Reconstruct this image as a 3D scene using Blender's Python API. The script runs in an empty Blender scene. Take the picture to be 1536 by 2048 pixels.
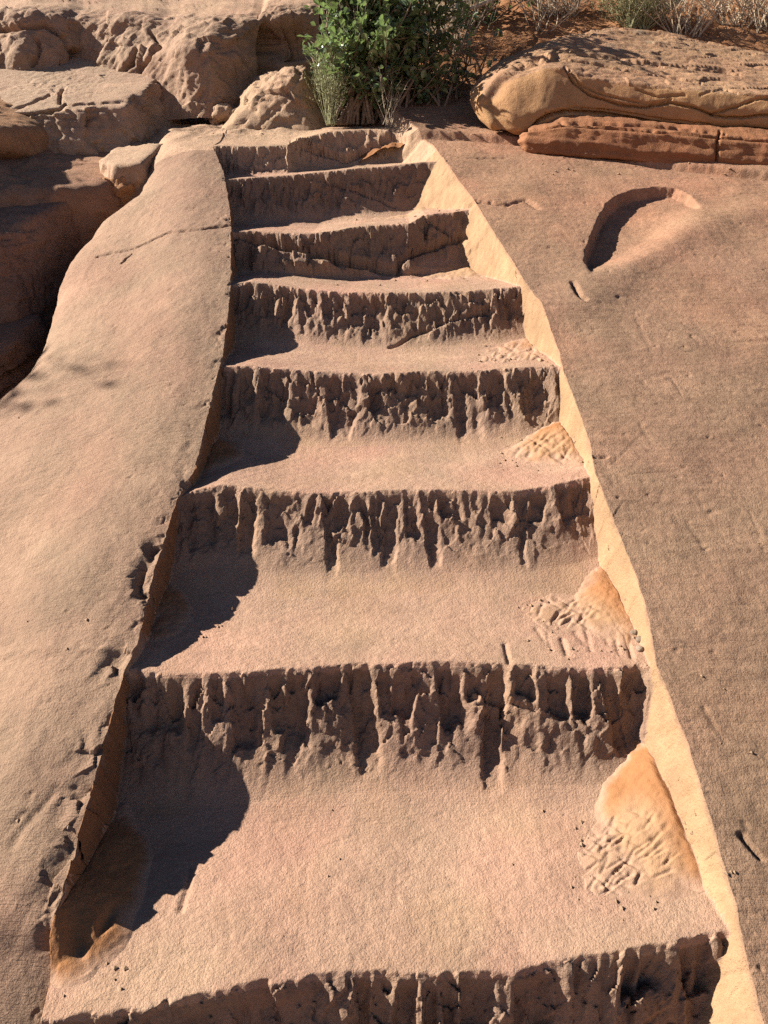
import bpy, math, random
import numpy as np
from mathutils import Vector, Matrix

random.seed(7)
rng = np.random.default_rng(11)
SC = bpy.context.scene
COL = SC.collection

# ------------------------------------------------------------------ camera, sky, sun, exposure
PITCH = math.radians(17.0)
CP, SP = math.cos(PITCH), math.sin(PITCH)
FPX = 26.0 / 36.0 * 2048.0
cam_data = bpy.data.cameras.new('camera')
cam_data.sensor_fit = 'VERTICAL'
cam_data.sensor_height = 36.0
cam_data.lens = 26.0
cam_data.clip_start = 0.02
cam_data.clip_end = 2000.0
cam = bpy.data.objects.new('camera', cam_data)
COL.objects.link(cam)
cam.location = (0, 0, 0)
cam.rotation_euler = (math.radians(90) - PITCH, 0, 0)
SC.camera = cam

SUN = Vector((-1.0, 0.11, 0.66)).normalized()          # towards the sun
sun_el = math.asin(SUN.z)
sun_az = math.atan2(SUN.x, SUN.y)                       # clockwise from +Y
world = bpy.data.worlds.new('World')
SC.world = world
world.use_nodes = True
wn = world.node_tree.nodes
wl = world.node_tree.links
sky = wn.new('ShaderNodeTexSky')
sky.sky_type = 'NISHITA'
sky.sun_disc = False
sky.sun_elevation = sun_el
sky.sun_rotation = sun_az
sky.altitude = 1700.0           # high, dry desert air: a deep dark sky
sky.air_density = 0.45
sky.dust_density = 0.15
sky.ozone_density = 0.3
bg = wn['Background']
wl.new(sky.outputs[0], bg.inputs[0])
bg.inputs[1].default_value = 0.05

sl = bpy.data.lights.new('sun', 'SUN')
sl.energy = 5.0
sl.angle = math.radians(0.53)
sl.color = (1.0, 0.92, 0.80)
so = bpy.data.objects.new('sun', sl)
COL.objects.link(so)
so.rotation_euler = (-SUN).to_track_quat('-Z', 'Y').to_euler()

vs = SC.view_settings
vs.view_transform = 'Standard'
vs.look = 'None'
vs.gamma = 1.0
vs.use_curve_mapping = False
vs.exposure = 1.46
SC.cycles.max_bounces = 6
SC.cycles.diffuse_bounces = 2
SC.cycles.use_denoising = False

# ------------------------------------------------------------------ rays and the slope's plane
PM, PC = 0.543, 1.435                     # slope plane z = PM*y - PC
CA = 1 / math.sqrt(1 + PM * PM)
SA = PM * CA


def ray(px, py):
    t = (1024.0 - np.asarray(py, float)) / FPX
    return (np.asarray(px, float) - 768.0) / FPX, CP + t * SP, -SP + t * CP


def slab(px, py, h=0.0):
    """pixel -> (x, y) on the slope plane raised by h along its normal (y measured on the plane itself)"""
    a, dy, dz = ray(px, py)
    k = (PC - h / CA) / (PM * dy - dz)
    return a * k, k * dy + SA * h


def at(px, py, Y):
    a, dy, dz = ray(px, py)
    k = Y / dy
    return Vector((float(a * k), float(Y), float(k * dz)))


def project(P):
    zc = P[..., 1] * CP - P[..., 2] * SP
    yc = P[..., 1] * SP + P[..., 2] * CP
    zc = np.maximum(zc, 0.05)
    return 768 + FPX * P[..., 0] / zc, 1024 - FPX * yc / zc


# ------------------------------------------------------------------ noise
def _h(ix, iy, iz, seed):
    n = ix.astype(np.int64).astype(np.uint32) * np.uint32(374761393) + iy.astype(np.int64).astype(np.uint32) * np.uint32(668265263) \
        + iz.astype(np.int64).astype(np.uint32) * np.uint32(2246822519) + np.uint32((seed * 1274126177) & 0xFFFFFFFF)
    n = (n ^ (n >> np.uint32(13))) * np.uint32(1274126177)
    n = (n ^ (n >> np.uint32(16))) * np.uint32(2246822519)
    return (n ^ (n >> np.uint32(15))).astype(np.int64)


_GX = np.cos(np.arange(1024) * 2 * math.pi / 1024)
_GY = np.sin(np.arange(1024) * 2 * math.pi / 1024)


def noise2(x, y, seed=0):
    x, y = np.broadcast_arrays(np.asarray(x, float), np.asarray(y, float))
    x0 = np.floor(x); y0 = np.floor(y)
    fx = x - x0; fy = y - y0
    ix = x0.astype(np.int64).astype(np.uint32); iy = y0.astype(np.int64).astype(np.uint32)
    u = fx * fx * fx * (fx * (fx * 6 - 15) + 10)
    v = fy * fy * fy * (fy * (fy * 6 - 15) + 10)
    hx = [(ix + np.uint32(d)) * np.uint32(374761393) + np.uint32((seed * 1274126177) & 0xFFFFFFFF) for d in (0, 1)]
    hy = [(iy + np.uint32(d)) * np.uint32(668265263) for d in (0, 1)]
    out = 0
    for dx in (0, 1):
        for dy in (0, 1):
            n = hx[dx] + hy[dy]
            n = (n ^ (n >> np.uint32(13))) * np.uint32(1274126177)
            n = (n ^ (n >> np.uint32(16))) * np.uint32(2246822519)
            a = (n >> np.uint32(22)).astype(np.int32)
            g = _GX[a] * (fx - dx) + _GY[a] * (fy - dy)
            out = out + g * (u if dx else 1 - u) * (v if dy else 1 - v)
    return out * 1.4


def noise3(p, seed=0):
    p0 = np.floor(p)
    f = p - p0
    i = p0.astype(np.int64)
    u = f * f * f * (f * (f * 6 - 15) + 10)
    out = 0
    for dx in (0, 1):
        for dy in (0, 1):
            for dz in (0, 1):
                hh = _h(i[..., 0] + dx, i[..., 1] + dy, i[..., 2] + dz, seed)
                a = (hh & 0xFFFF) * (2 * math.pi / 65536.0)
                b = (hh >> 16) / 32768.0 - 1.0
                s = np.sqrt(np.maximum(0, 1 - b * b))
                g = s * np.cos(a) * (f[..., 0] - dx) + s * np.sin(a) * (f[..., 1] - dy) + b * (f[..., 2] - dz)
                out = out + g * (u[..., 0] if dx else 1 - u[..., 0]) * (u[..., 1] if dy else 1 - u[..., 1]) * (u[..., 2] if dz else 1 - u[..., 2])
    return out * 1.3


def fbm2(x, y, sc, octv=4, seed=0, gain=0.5, ridged=False):
    t = 0; a = 1.0; f = 1.0 / sc; tot = 0
    for o in range(octv):
        n = noise2(x * f, y * f, seed + o * 17)
        if ridged:
            n = 1 - 2 * np.abs(n)
        t = t + a * n; tot += a
        a *= gain; f *= 2.03
    return t / tot


def fbm3(p, sc, octv=4, seed=0, gain=0.5, ridged=False):
    t = 0; a = 1.0; f = 1.0 / sc; tot = 0
    for o in range(octv):
        n = noise3(p * f, seed + o * 17)
        if ridged:
            n = 1 - 2 * np.abs(n)
        t = t + a * n; tot += a
        a *= gain; f *= 2.03
    return t / tot


def facet2(x, y, sc, seed=0, n=1):
    """broken-rock relief: flat facets, each with its own tilt and offset"""
    X_, Y_ = np.broadcast_arrays(np.asarray(x, float) / sc, np.asarray(y, float) / sc)
    ix = np.floor(X_).astype(np.int64); iy = np.floor(Y_).astype(np.int64)
    z = np.zeros_like(ix)
    best = np.full(X_.shape, 1e9); val = np.zeros(X_.shape)
    for dx in (-1, 0, 1):
        for dy in (-1, 0, 1):
            h = _h(ix + dx, iy + dy, z, seed)
            cx = ix + dx + (h & 0xFF) / 255.0; cy = iy + dy + ((h >> 8) & 0xFF) / 255.0
            ex_ = X_ - cx; ey_ = Y_ - cy
            d = ex_ * ex_ + ey_ * ey_
            v = ((h >> 16) & 0xFF) / 255.0 - .5
            an = (h >> 24) * (2 * math.pi / 256.0)
            m = d < best
            best = np.where(m, d, best)
            val = np.where(m, v * .7 + .9 * (np.cos(an) * ex_ + np.sin(an) * ey_), val)
    return val


def facet3(p, sc, seed=0):
    q = p / sc
    i0 = np.floor(q).astype(np.int64)
    best = np.full(len(p), 1e9); val = np.zeros(len(p))
    for dx in (-1, 0, 1):
        for dy in (-1, 0, 1):
            for dz in (-1, 0, 1):
                c = i0 + (dx, dy, dz)
                h = _h(c[:, 0], c[:, 1], c[:, 2], seed); h2 = _h(c[:, 0], c[:, 1], c[:, 2], seed + 77)
                jx = np.stack([h & 0xFF, (h >> 8) & 0xFF, (h >> 16) & 0xFF], -1) / 255.0
                e = q - c - jx
                d = (e * e).sum(1)
                g = np.stack([h2 & 0xFF, (h2 >> 8) & 0xFF, (h2 >> 16) & 0xFF], -1) / 127.5 - 1.0
                m = d < best
                best = np.where(m, d, best)
                val = np.where(m, ((h >> 24) / 255.0 - .5) * .7 + .8 * (g * e).sum(1), val)
    return val


def sstep(a, b, x):
    t = np.clip((x - a) / (b - a), 0, 1)
    return t * t * (3 - 2 * t)


def smin(a, b, k):
    h = np.clip(0.5 + 0.5 * (b - a) / k, 0, 1)
    return b + (a - b) * h - k * h * (1 - h)


def smax(a, b, k):
    return -smin(-a, -b, k)


def seg_dist(x, y, pts, closed=False):
    """distance to a polyline, and position along it 0..1"""
    d = np.full(np.shape(x), 1e9); s = np.zeros(np.shape(x))
    pts = [tuple(map(float, p)) for p in pts]
    n = len(pts) - (0 if closed else 1)
    for i in range(n):
        ax, ay = pts[i]; bx, by = pts[(i + 1) % len(pts)]
        vx, vy = bx - ax, by - ay
        L = max(vx * vx + vy * vy, 1e-12)
        t = np.clip(((x - ax) * vx + (y - ay) * vy) / L, 0, 1)
        dd = np.hypot(x - ax - t * vx, y - ay - t * vy)
        m = dd < d
        d = np.where(m, dd, d)
        s = np.where(m, (i + t) / n, s)
    return d, s


def inside(x, y, pts):
    c = np.zeros(np.shape(x), bool)
    n = len(pts)
    for i in range(n):
        ax, ay = map(float, pts[i]); bx, by = map(float, pts[(i + 1) % n])
        if ay == by:
            continue
        c ^= ((ay > y) != (by > y)) & (x < (bx - ax) * (y - ay) / (by - ay) + ax)
    return c


# ------------------------------------------------------------------ scene helpers
def tag(o, label=None, cat=None, group=None, kind=None):
    if label: o['label'] = label
    if cat: o['category'] = cat
    if group: o['group'] = group
    if kind: o['kind'] = kind
    return o


def empty(name, loc=(0, 0, 0)):
    o = bpy.data.objects.new(name, None)
    o.empty_display_size = 0.1
    COL.objects.link(o)
    o.location = loc
    return o


def base_of(o):
    v = Vector((0, 0, 0))
    while o is not None:
        v += o.location
        o = o.parent
    return v


def mesh_obj(name, V, Fc, mat, parent=None, col=None, att=None, nrm=None, smooth=True, loc=None):
    """V (n,3) world coordinates, Fc (m,3|4) or list; attributes per vertex"""
    V = np.asarray(V, float)
    o_loc = Vector(loc) if loc is not None else Vector((0, 0, 0))
    off = base_of(parent) + o_loc
    me = bpy.data.meshes.new(name)
    Vl = V - np.array(off)
    if isinstance(Fc, np.ndarray):
        m, w = Fc.shape
        me.vertices.add(len(Vl)); me.vertices.foreach_set('co', Vl.astype(np.float32).ravel())
        me.loops.add(m * w); me.loops.foreach_set('vertex_index', Fc.astype(np.int32).ravel())
        me.polygons.add(m)
        me.polygons.foreach_set('loop_start', (np.arange(m) * w).astype(np.int32))
        me.polygons.foreach_set('loop_total', np.full(m, w, np.int32))
        me.update(calc_edges=True)
    else:
        me.from_pydata(Vl.tolist(), [], Fc)
    if smooth:
        me.polygons.foreach_set('use_smooth', np.ones(len(me.polygons), bool))
    if col is not None:
        a = me.color_attributes.new('tint', 'FLOAT_COLOR', 'POINT')
        c4 = np.ones((len(V), 4), np.float32); c4[:, :3] = col
        a.data.foreach_set('color', c4.ravel())
    if att:
        for k, v in att.items():
            a = me.attributes.new(k, 'FLOAT', 'POINT')
            a.data.foreach_set('value', np.broadcast_to(np.asarray(v, np.float32), (len(V),)).copy())
    if nrm is not None:
        me.normals_split_custom_set_from_vertices(np.asarray(nrm, float).tolist())
    if mat is not None:
        me.materials.append(mat)
    o = bpy.data.objects.new(name, me)
    COL.objects.link(o)
    o.location = o_loc
    if parent is not None:
        o.parent = parent
    return o


def grid_faces(nr, nc):
    idx = np.arange(nr * nc).reshape(nr, nc)
    return np.stack([idx[:-1, :-1], idx[:-1, 1:], idx[1:, 1:], idx[1:, :-1]], -1).reshape(-1, 4)


def grid_normals(P):
    du = np.gradient(P, axis=1); dv = np.gradient(P, axis=0)
    n = np.cross(du, dv)
    return n / np.maximum(np.linalg.norm(n, axis=-1, keepdims=True), 1e-12)


def submesh(name, P, Fc, sel, mat, parent=None, col=None, att=None, nrm=None, loc=None):
    F2 = Fc[sel]
    if len(F2) == 0:
        return None
    u, inv = np.unique(F2, return_inverse=True)
    return mesh_obj(name, P[u], inv.reshape(F2.shape), mat, parent,
                    None if col is None else col[u], None if att is None else {k: v[u] for k, v in att.items()},
                    None if nrm is None else nrm[u], loc=loc)


def tube(points, radii, sides=5):
    """one tapered tube as (V, F)"""
    P = [Vector(p) for p in points]
    V = []; Fq = []
    ref = Vector((0.3, 0.5, 0.8))
    for i, p in enumerate(P):
        d = (P[min(i + 1, len(P) - 1)] - P[max(i - 1, 0)])
        if d.length < 1e-9:
            d = Vector((0, 0, 1))
        d.normalize()
        a = d.cross(ref)
        if a.length < 1e-3:
            a = d.cross(Vector((1, 0, 0)))
        a.normalize(); b = d.cross(a)
        for s in range(sides):
            an = 2 * math.pi * s / sides
            V.append(p + radii[i] * (math.cos(an) * a + math.sin(an) * b))
    for i in range(len(P) - 1):
        for s in range(sides):
            s2 = (s + 1) % sides
            Fq.append((i * sides + s, i * sides + s2, (i + 1) * sides + s2, (i + 1) * sides + s))
    Fq.append(tuple(range(sides))[::-1])
    Fq.append(tuple((len(P) - 1) * sides + s for s in range(sides)))
    return V, Fq


class Acc:
    def __init__(self):
        self.V = []; self.F = []

    def add(self, V, F):
        n = len(self.V)
        self.V += [tuple(v) for v in V]
        self.F += [tuple(i + n for i in f) for f in F]

    def build(self, name, mat, parent=None, smooth=True):
        return mesh_obj(name, self.V, self.F, mat, parent, smooth=smooth)


# ------------------------------------------------------------------ materials
def new_mat(name):
    m = bpy.data.materials.new(name)
    m.use_nodes = True
    nt = m.node_tree
    nt.nodes.clear()
    out = nt.nodes.new('ShaderNodeOutputMaterial')
    b = nt.nodes.new('ShaderNodeBsdfPrincipled')
    nt.links.new(b.outputs[0], out.inputs[0])
    return m, nt, b


def N(nt, t, **kw):
    n = nt.nodes.new(t)
    for k, v in kw.items():
        setattr(n, k, v)
    return n


def tex_noise(nt, vec, scale, detail=4, rough=0.55, dist=0.0):
    n = N(nt, 'ShaderNodeTexNoise')
    n.inputs['Scale'].default_value = scale
    n.inputs['Detail'].default_value = detail
    n.inputs['Roughness'].default_value = rough
    n.inputs['Distortion'].default_value = dist
    nt.links.new(vec, n.inputs['Vector'])
    return n.outputs['Fac']


def math_n(nt, op, a, b=None, c=None):
    n = N(nt, 'ShaderNodeMath', operation=op)
    for i, v in enumerate((a, b, c)):
        if v is None:
            continue
        if isinstance(v, (int, float)):
            n.inputs[i].default_value = v
        else:
            nt.links.new(v, n.inputs[i])
    return n.outputs[0]


def maprange(nt, v, a, b, c, d):
    n = N(nt, 'ShaderNodeMapRange')
    nt.links.new(v, n.inputs[0])
    for i, x in enumerate((a, b, c, d)):
        n.inputs[i + 1].default_value = x
    return n.outputs[0]


def scale_col(nt, col, fac):
    n = N(nt, 'ShaderNodeVectorMath', operation='SCALE')
    nt.links.new(col, n.inputs[0])
    nt.links.new(fac, n.inputs['Scale'])
    return n.outputs[0]


def mixc(nt, fac, a, b):
    n = N(nt, 'ShaderNodeMix', data_type='RGBA')
    nt.links.new(fac, n.inputs['Factor'])
    for v, s in ((a, 'A'), (b, 'B')):
        sock = [i for i in n.inputs if i.name == s and i.type == 'RGBA'][0]
        if isinstance(v, tuple):
            sock.default_value = (*v, 1)
        else:
            nt.links.new(v, sock)
    return [o for o in n.outputs if o.type == 'RGBA'][0]


def mapping(nt, vec, scale, rot=(0, 0, 0)):
    m = N(nt, 'ShaderNodeMapping')
    m.inputs['Scale'].default_value = scale
    m.inputs['Rotation'].default_value = rot
    nt.links.new(vec, m.inputs['Vector'])
    return m.outputs[0]


def bump(nt, h, strength, dist, prev=None):
    b = N(nt, 'ShaderNodeBump')
    if isinstance(strength, (int, float)):
        b.inputs['Strength'].default_value = strength
    else:
        nt.links.new(strength, b.inputs['Strength'])
    b.inputs['Distance'].default_value = dist
    nt.links.new(h, b.inputs['Height'])
    if prev is not None:
        nt.links.new(prev, b.inputs['Normal'])
    return b.outputs[0]


def sandstone():
    m, nt, b = new_mat('sandstone')
    L = nt.links
    geo = N(nt, 'ShaderNodeNewGeometry')
    pos = geo.outputs['Position']
    at_c = N(nt, 'ShaderNodeAttribute', attribute_name='tint')
    at_v = N(nt, 'ShaderNodeAttribute', attribute_name='varn')
    at_s = N(nt, 'ShaderNodeAttribute', attribute_name='stri')
    big = tex_noise(nt, pos, 5.0, 3, 0.6, 0.6)
    mid = tex_noise(nt, pos, 26.0, 4, 0.65)
    fine = tex_noise(nt, pos, 160.0, 3, 0.7)
    grain = tex_noise(nt, pos, 620.0, 2, 0.7)
    f = math_n(nt, 'MULTIPLY', maprange(nt, big, 0.3, 0.7, 0.88, 1.12), maprange(nt, mid, 0.3, 0.7, 0.92, 1.08))
    f = math_n(nt, 'MULTIPLY', f, maprange(nt, fine, 0.3, 0.7, 0.93, 1.07))
    f = math_n(nt, 'MULTIPLY', f, maprange(nt, grain, 0.3, 0.7, 0.90, 1.10))
    c = scale_col(nt, at_c.outputs['Color'], f)
    # hue drift: pink / yellow
    hue = tex_noise(nt, pos, 3.1, 4, 0.6, 0.4)
    tintA = N(nt, 'ShaderNodeVectorMath', operation='MULTIPLY')
    L.new(c, tintA.inputs[0]); tintA.inputs[1].default_value = (1.03, 0.985, 0.98)
    tintB = N(nt, 'ShaderNodeVectorMath', operation='MULTIPLY')
    L.new(c, tintB.inputs[0]); tintB.inputs[1].default_value = (0.99, 1.01, 0.985)
    c = mixc(nt, maprange(nt, hue, 0.38, 0.62, 0, 1), tintA.outputs[0], tintB.outputs[0])
    # dark varnish speckle
    sp1 = tex_noise(nt, pos, 75.0, 5, 0.75)
    sp2 = tex_noise(nt, pos, 9.0, 4, 0.7, 0.5)
    spk = math_n(nt, 'MULTIPLY', maprange(nt, sp1, 0.46, 0.66, 0, 1), maprange(nt, sp2, 0.35, 0.65, 0.25, 1))
    spk = math_n(nt, 'MULTIPLY', spk, at_v.outputs['Fac'])
    dark = N(nt, 'ShaderNodeVectorMath', operation='MULTIPLY')
    L.new(c, dark.inputs[0]); dark.inputs[1].default_value = (0.52, 0.50, 0.52)
    c = mixc(nt, spk, c, dark.outputs[0])
    L.new(c, b.inputs['Base Color'])
    b.inputs['Roughness'].default_value = 0.88
    b.inputs['Specular IOR Level'].default_value = 0.25
    # relief
    st = tex_noise(nt, mapping(nt, pos, (14, 330, 150), (0, 0, math.radians(2))), 1.0, 4, 0.65)
    st2 = tex_noise(nt, mapping(nt, pos, (5, 90, 40), (0, 0, math.radians(-2))), 1.0, 3, 0.6)
    sh = math_n(nt, 'MULTIPLY', math_n(nt, 'ADD', st, st2), at_s.outputs['Fac'])
    nb = bump(nt, sh, 0.65, 0.007)
    g2 = tex_noise(nt, pos, 240.0, 4, 0.75)
    nb = bump(nt, g2, 0.42, 0.006, nb)
    nb = bump(nt, tex_noise(nt, pos, 520.0, 2, 0.7), 0.35, 0.003, nb)
    g3 = tex_noise(nt, pos, 60.0, 4, 0.65)
    nb = bump(nt, g3, 0.3, 0.012, nb)
    L.new(nb, b.inputs['Normal'])
    return m


def sand_mat():
    m, nt, b = new_mat('loose_sand')
    L = nt.links
    geo = N(nt, 'ShaderNodeNewGeometry')
    pos = geo.outputs['Position']
    at_c = N(nt, 'ShaderNodeAttribute', attribute_name='tint')
    big = tex_noise(nt, pos, 14.0, 4, 0.6)
    gr = tex_noise(nt, pos, 900.0, 2, 0.8)
    f = math_n(nt, 'MULTIPLY', maprange(nt, big, 0.3, 0.7, 0.88, 1.1), maprange(nt, gr, 0.3, 0.7, 0.85, 1.15))
    L.new(scale_col(nt, at_c.outputs['Color'], f), b.inputs['Base Color'])
    b.inputs['Roughness'].default_value = 0.95
    b.inputs['Specular IOR Level'].default_value = 0.15
    nb = bump(nt, tex_noise(nt, pos, 420.0, 3, 0.75), 0.45, 0.004)
    nb = bump(nt, tex_noise(nt, pos, 45.0, 4, 0.6), 0.25, 0.012, nb)
    L.new(nb, b.inputs['Normal'])
    return m


def soil_mat():
    m, nt, b = new_mat('red_soil')
    L = nt.links
    geo = N(nt, 'ShaderNodeNewGeometry')
    pos = geo.outputs['Position']
    a = tex_noise(nt, pos, 4.0, 5, 0.65)
    c = mixc(nt, maprange(nt, a, 0.35, 0.65, 0, 1), (0.20, 0.085, 0.038), (0.31, 0.155, 0.075))
    f = maprange(nt, tex_noise(nt, pos, 120, 4, 0.75), 0.3, 0.7, 0.75, 1.25)
    L.new(scale_col(nt, c, f), b.inputs['Base Color'])
    b.inputs['Roughness'].default_value = 0.95
    b.inputs['Specular IOR Level'].default_value = 0.15
    nb = bump(nt, tex_noise(nt, pos, 150.0, 5, 0.75), 0.6, 0.01)
    L.new(nb, b.inputs['Normal'])
    return m


def plain_mat(name, c, rough=0.8, var=0.25, scale=40, spec=0.3, trans=None):
    m, nt, b = new_mat(name)
    geo = N(nt, 'ShaderNodeNewGeometry')
    pos = geo.outputs['Position']
    rgb = N(nt, 'ShaderNodeRGB'); rgb.outputs[0].default_value = (*c, 1)
    f = maprange(nt, tex_noise(nt, pos, scale, 3, 0.6), 0.3, 0.7, 1 - var, 1 + var)
    cc = scale_col(nt, rgb.outputs[0], f)
    nt.links.new(cc, b.inputs['Base Color'])
    b.inputs['Roughness'].default_value = rough
    b.inputs['Specular IOR Level'].default_value = spec
    if trans:
        t = N(nt, 'ShaderNodeBsdfTranslucent')
        rgb2 = N(nt, 'ShaderNodeRGB'); rgb2.outputs[0].default_value = (*trans, 1)
        nt.links.new(scale_col(nt, rgb2.outputs[0], f), t.inputs['Color'])
        mx = N(nt, 'ShaderNodeMixShader'); mx.inputs[0].default_value = 0.35
        out = [n for n in nt.nodes if n.type == 'OUTPUT_MATERIAL'][0]
        nt.links.new(b.outputs[0], mx.inputs[1]); nt.links.new(t.outputs[0], mx.inputs[2])
        nt.links.new(mx.outputs[0], out.inputs[0])
    return m


ROCK = sandstone()
SAND = sand_mat()
SOIL = soil_mat()
LEAF = plain_mat('green_leaf', (0.125, 0.175, 0.085), 0.27, 0.40, 9, 1.0, (0.18, 0.26, 0.08))
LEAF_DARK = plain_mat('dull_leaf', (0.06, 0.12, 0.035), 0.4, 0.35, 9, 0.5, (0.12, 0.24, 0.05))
SAGE = plain_mat('sage_stem', (0.27, 0.27, 0.15), 0.8, 0.3, 30, 0.2)
DRY = plain_mat('dry_twig', (0.36, 0.29, 0.21), 0.8, 0.3, 30, 0.2)
BARK = plain_mat('grey_bark', (0.19, 0.14, 0.10), 0.85, 0.3, 60, 0.2)

C_TREAD = np.array((0.355, 0.226, 0.158))
C_SLABL = np.array((0.280, 0.180, 0.122))
C_SLABR = np.array((0.262, 0.162, 0.105))
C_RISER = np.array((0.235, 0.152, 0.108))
C_RAW = np.array((0.300, 0.190, 0.108))
C_RAWL_SHADE = np.array((0.230, 0.110, 0.050))  # raw stone of the left wall with its shade put into the colour
C_SAND = np.array((0.290, 0.136, 0.060))
C_SANDY = np.array((0.330, 0.208, 0.124))
C_LEDGE = np.array((0.280, 0.175, 0.117))

# ------------------------------------------------------------------ the cut staircase in its slope
# nosing of each step: (x, row) along it in the photograph's frame, and how far it is worn below the slope's plane
NOS = {
    -2: dict(p=None, y=0.02),
    -1: dict(p=None, y=0.42),
    0: dict(p=[(60, 2050), (250, 2030), (380, 2004), (520, 1972), (690, 1952), (860, 1955), (1040, 1952), (1130, 1925), (1300, 1905), (1450, 1872)], h=[-.01, -.02, -.022]),
    1: dict(p=[(245, 1342), (330, 1350), (450, 1352), (600, 1340), (700, 1334), (900, 1330), (1100, 1336), (1180, 1342), (1308, 1330)], h=[-.006, -.02, -.022]),
    2: dict(p=[(352, 992), (400, 978), (445, 970), (560, 985), (700, 985), (900, 983), (1040, 985), (1090, 976), (1185, 958)], h=[-.006, -.02, -.022]),
    3: dict(p=[(428, 738), (500, 733), (600, 740), (750, 748), (900, 742), (1000, 738), (1105, 735)], h=[-.006, -.022, -.02]),
    4: dict(p=[(463, 570), (500, 566), (600, 578), (700, 586), (850, 588), (950, 580), (1050, 570)], h=[-.006, -.025, -.02]),
    5: dict(p=[(462, 462), (500, 460), (560, 465), (620, 468), (720, 452), (820, 446), (850, 430), (930, 420)], h=[-.006, -.03, -.02]),
    6: dict(p=[(450, 358), (520, 352), (640, 344), (760, 333), (845, 322)], h=[-.006, -.025, -.02]),
    7: dict(p=[(430, 293), (500, 291), (575, 288), (600, 276), (660, 263), (720, 259), (778, 258)], h=[-.004, -.01, -.01]),
}
# (row of toe aimed at is met by tread slope), riser batter, riser nominal height, mean tread slope
STEP = {
    -2: dict(B=.09, r=.24, sl=.14), -1: dict(B=.09, r=.24, sl=.14),
    0: dict(B=.075, r=.24, sl=.12), 1: dict(B=.120, r=.22, sl=.115), 2: dict(B=.115, r=.17, sl=.12),
    3: dict(B=.105, r=.19, sl=.12), 4: dict(B=.095, r=.18, sl=.13), 5: dict(B=.060, r=.2, sl=.14),
    6: dict(B=.075, r=.2, sl=.15), 7: dict(B=.055, r=.17, sl=.27),
}
FLA = {-2: .5, -1: .6, 0: .9, 1: 1.0, 2: .9, 3: .70, 4: .60, 5: .28, 6: .42, 7: .25}
RIDGE = {  # lit ridges between the chisel flutes, x in the photograph's frame
    0: [60, 300, 705, 745, 795, 845, 885, 920, 1010, 1140, 1245, 1360, 1470],
    1: [240, 385, 418, 455, 522, 575, 628, 690, 752, 788, 860, 935, 978, 1033, 1090, 1148, 1205, 1250, 1310],
    2: [350, 445, 475, 520, 615, 640, 668, 715, 738, 770, 805, 840, 875, 935, 980, 1040, 1060, 1110, 1190],
    3: [430, 475, 515, 590, 640, 690, 735, 770, 805, 850, 900, 980, 1030, 1110],
    4: [460, 520, 555, 600, 640, 672, 700, 740, 790, 850, 890, 940, 985, 1050],
    5: [465, 500, 560, 600, 640, 680, 760, 830, 935],
    6: [450, 480, 512, 540, 560, 590, 625, 650, 700, 760, 850],
    7: [430, 470, 520, 545, 580, 640, 700, 780],
}

LT = [(60, 2120), (85, 1990), (92, 1880), (115, 1815), (150, 1690), (175, 1600), (205, 1490), (217, 1450), (248, 1345), (276, 1285), (300, 1170), (325, 1085), (352, 1000),
      (386, 945), (402, 890), (415, 830), (432, 760), (443, 722), (452, 660), (462, 570), (461, 500), (462, 438), (455, 390), (447, 345), (435, 315), (424, 292)]
RT = [(1560, 2120), (1530, 2035), (1490, 1868), (1470, 1790), (1430, 1655), (1402, 1570), (1375, 1480), (1340, 1388), (1316, 1330), (1292, 1205), (1260, 1112), (1218, 1010), (1190, 945),
      (1183, 890), (1152, 795), (1128, 735), (1115, 690), (1082, 612), (1056, 572), (1030, 528), (985, 458), (945, 398), (905, 342), (868, 292), (848, 278), (800, 240), (775, 215)]
EDGE = [(-260, 900), (-120, 830), (0, 768), (50, 735), (72, 690), (90, 640), (104, 590), (112, 556), (128, 525), (150, 500), (178, 482), (196, 455), (235, 435), (268, 420), (296, 395), (308, 345), (322, 300)]


def curve_xy(pts, h=0.0):
    a = np.array(pts, float)
    x, y = slab(a[:, 0], a[:, 1], h)
    o = np.argsort(y)
    return x[o], y[o]


lx, ly = curve_xy(LT); rx, ry = curve_xy(RT); ex, ey = curve_xy(EDGE, -0.17)


def row_spacing():
    ys = [-0.15]
    while ys[-1] < 4.75:
        y = ys[-1]
        if y < 0.74: d = 0.012
        elif y < 3.95: d = 0.0021 * max(y, 0.9) ** 0.85
        else: d = 0.011
        ys.append(y + d)
    return np.array(ys)


YR = row_spacing()
NR = len(YR)


def ext_interp(y, yy, xx, lo=None, hi=None):
    v = np.interp(y, yy, xx)
    s0 = (xx[3] - xx[0]) / (yy[3] - yy[0])
    v = np.where(y < yy[0], xx[0] + (y - yy[0]) * s0 * 0.3, v)
    return v


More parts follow.
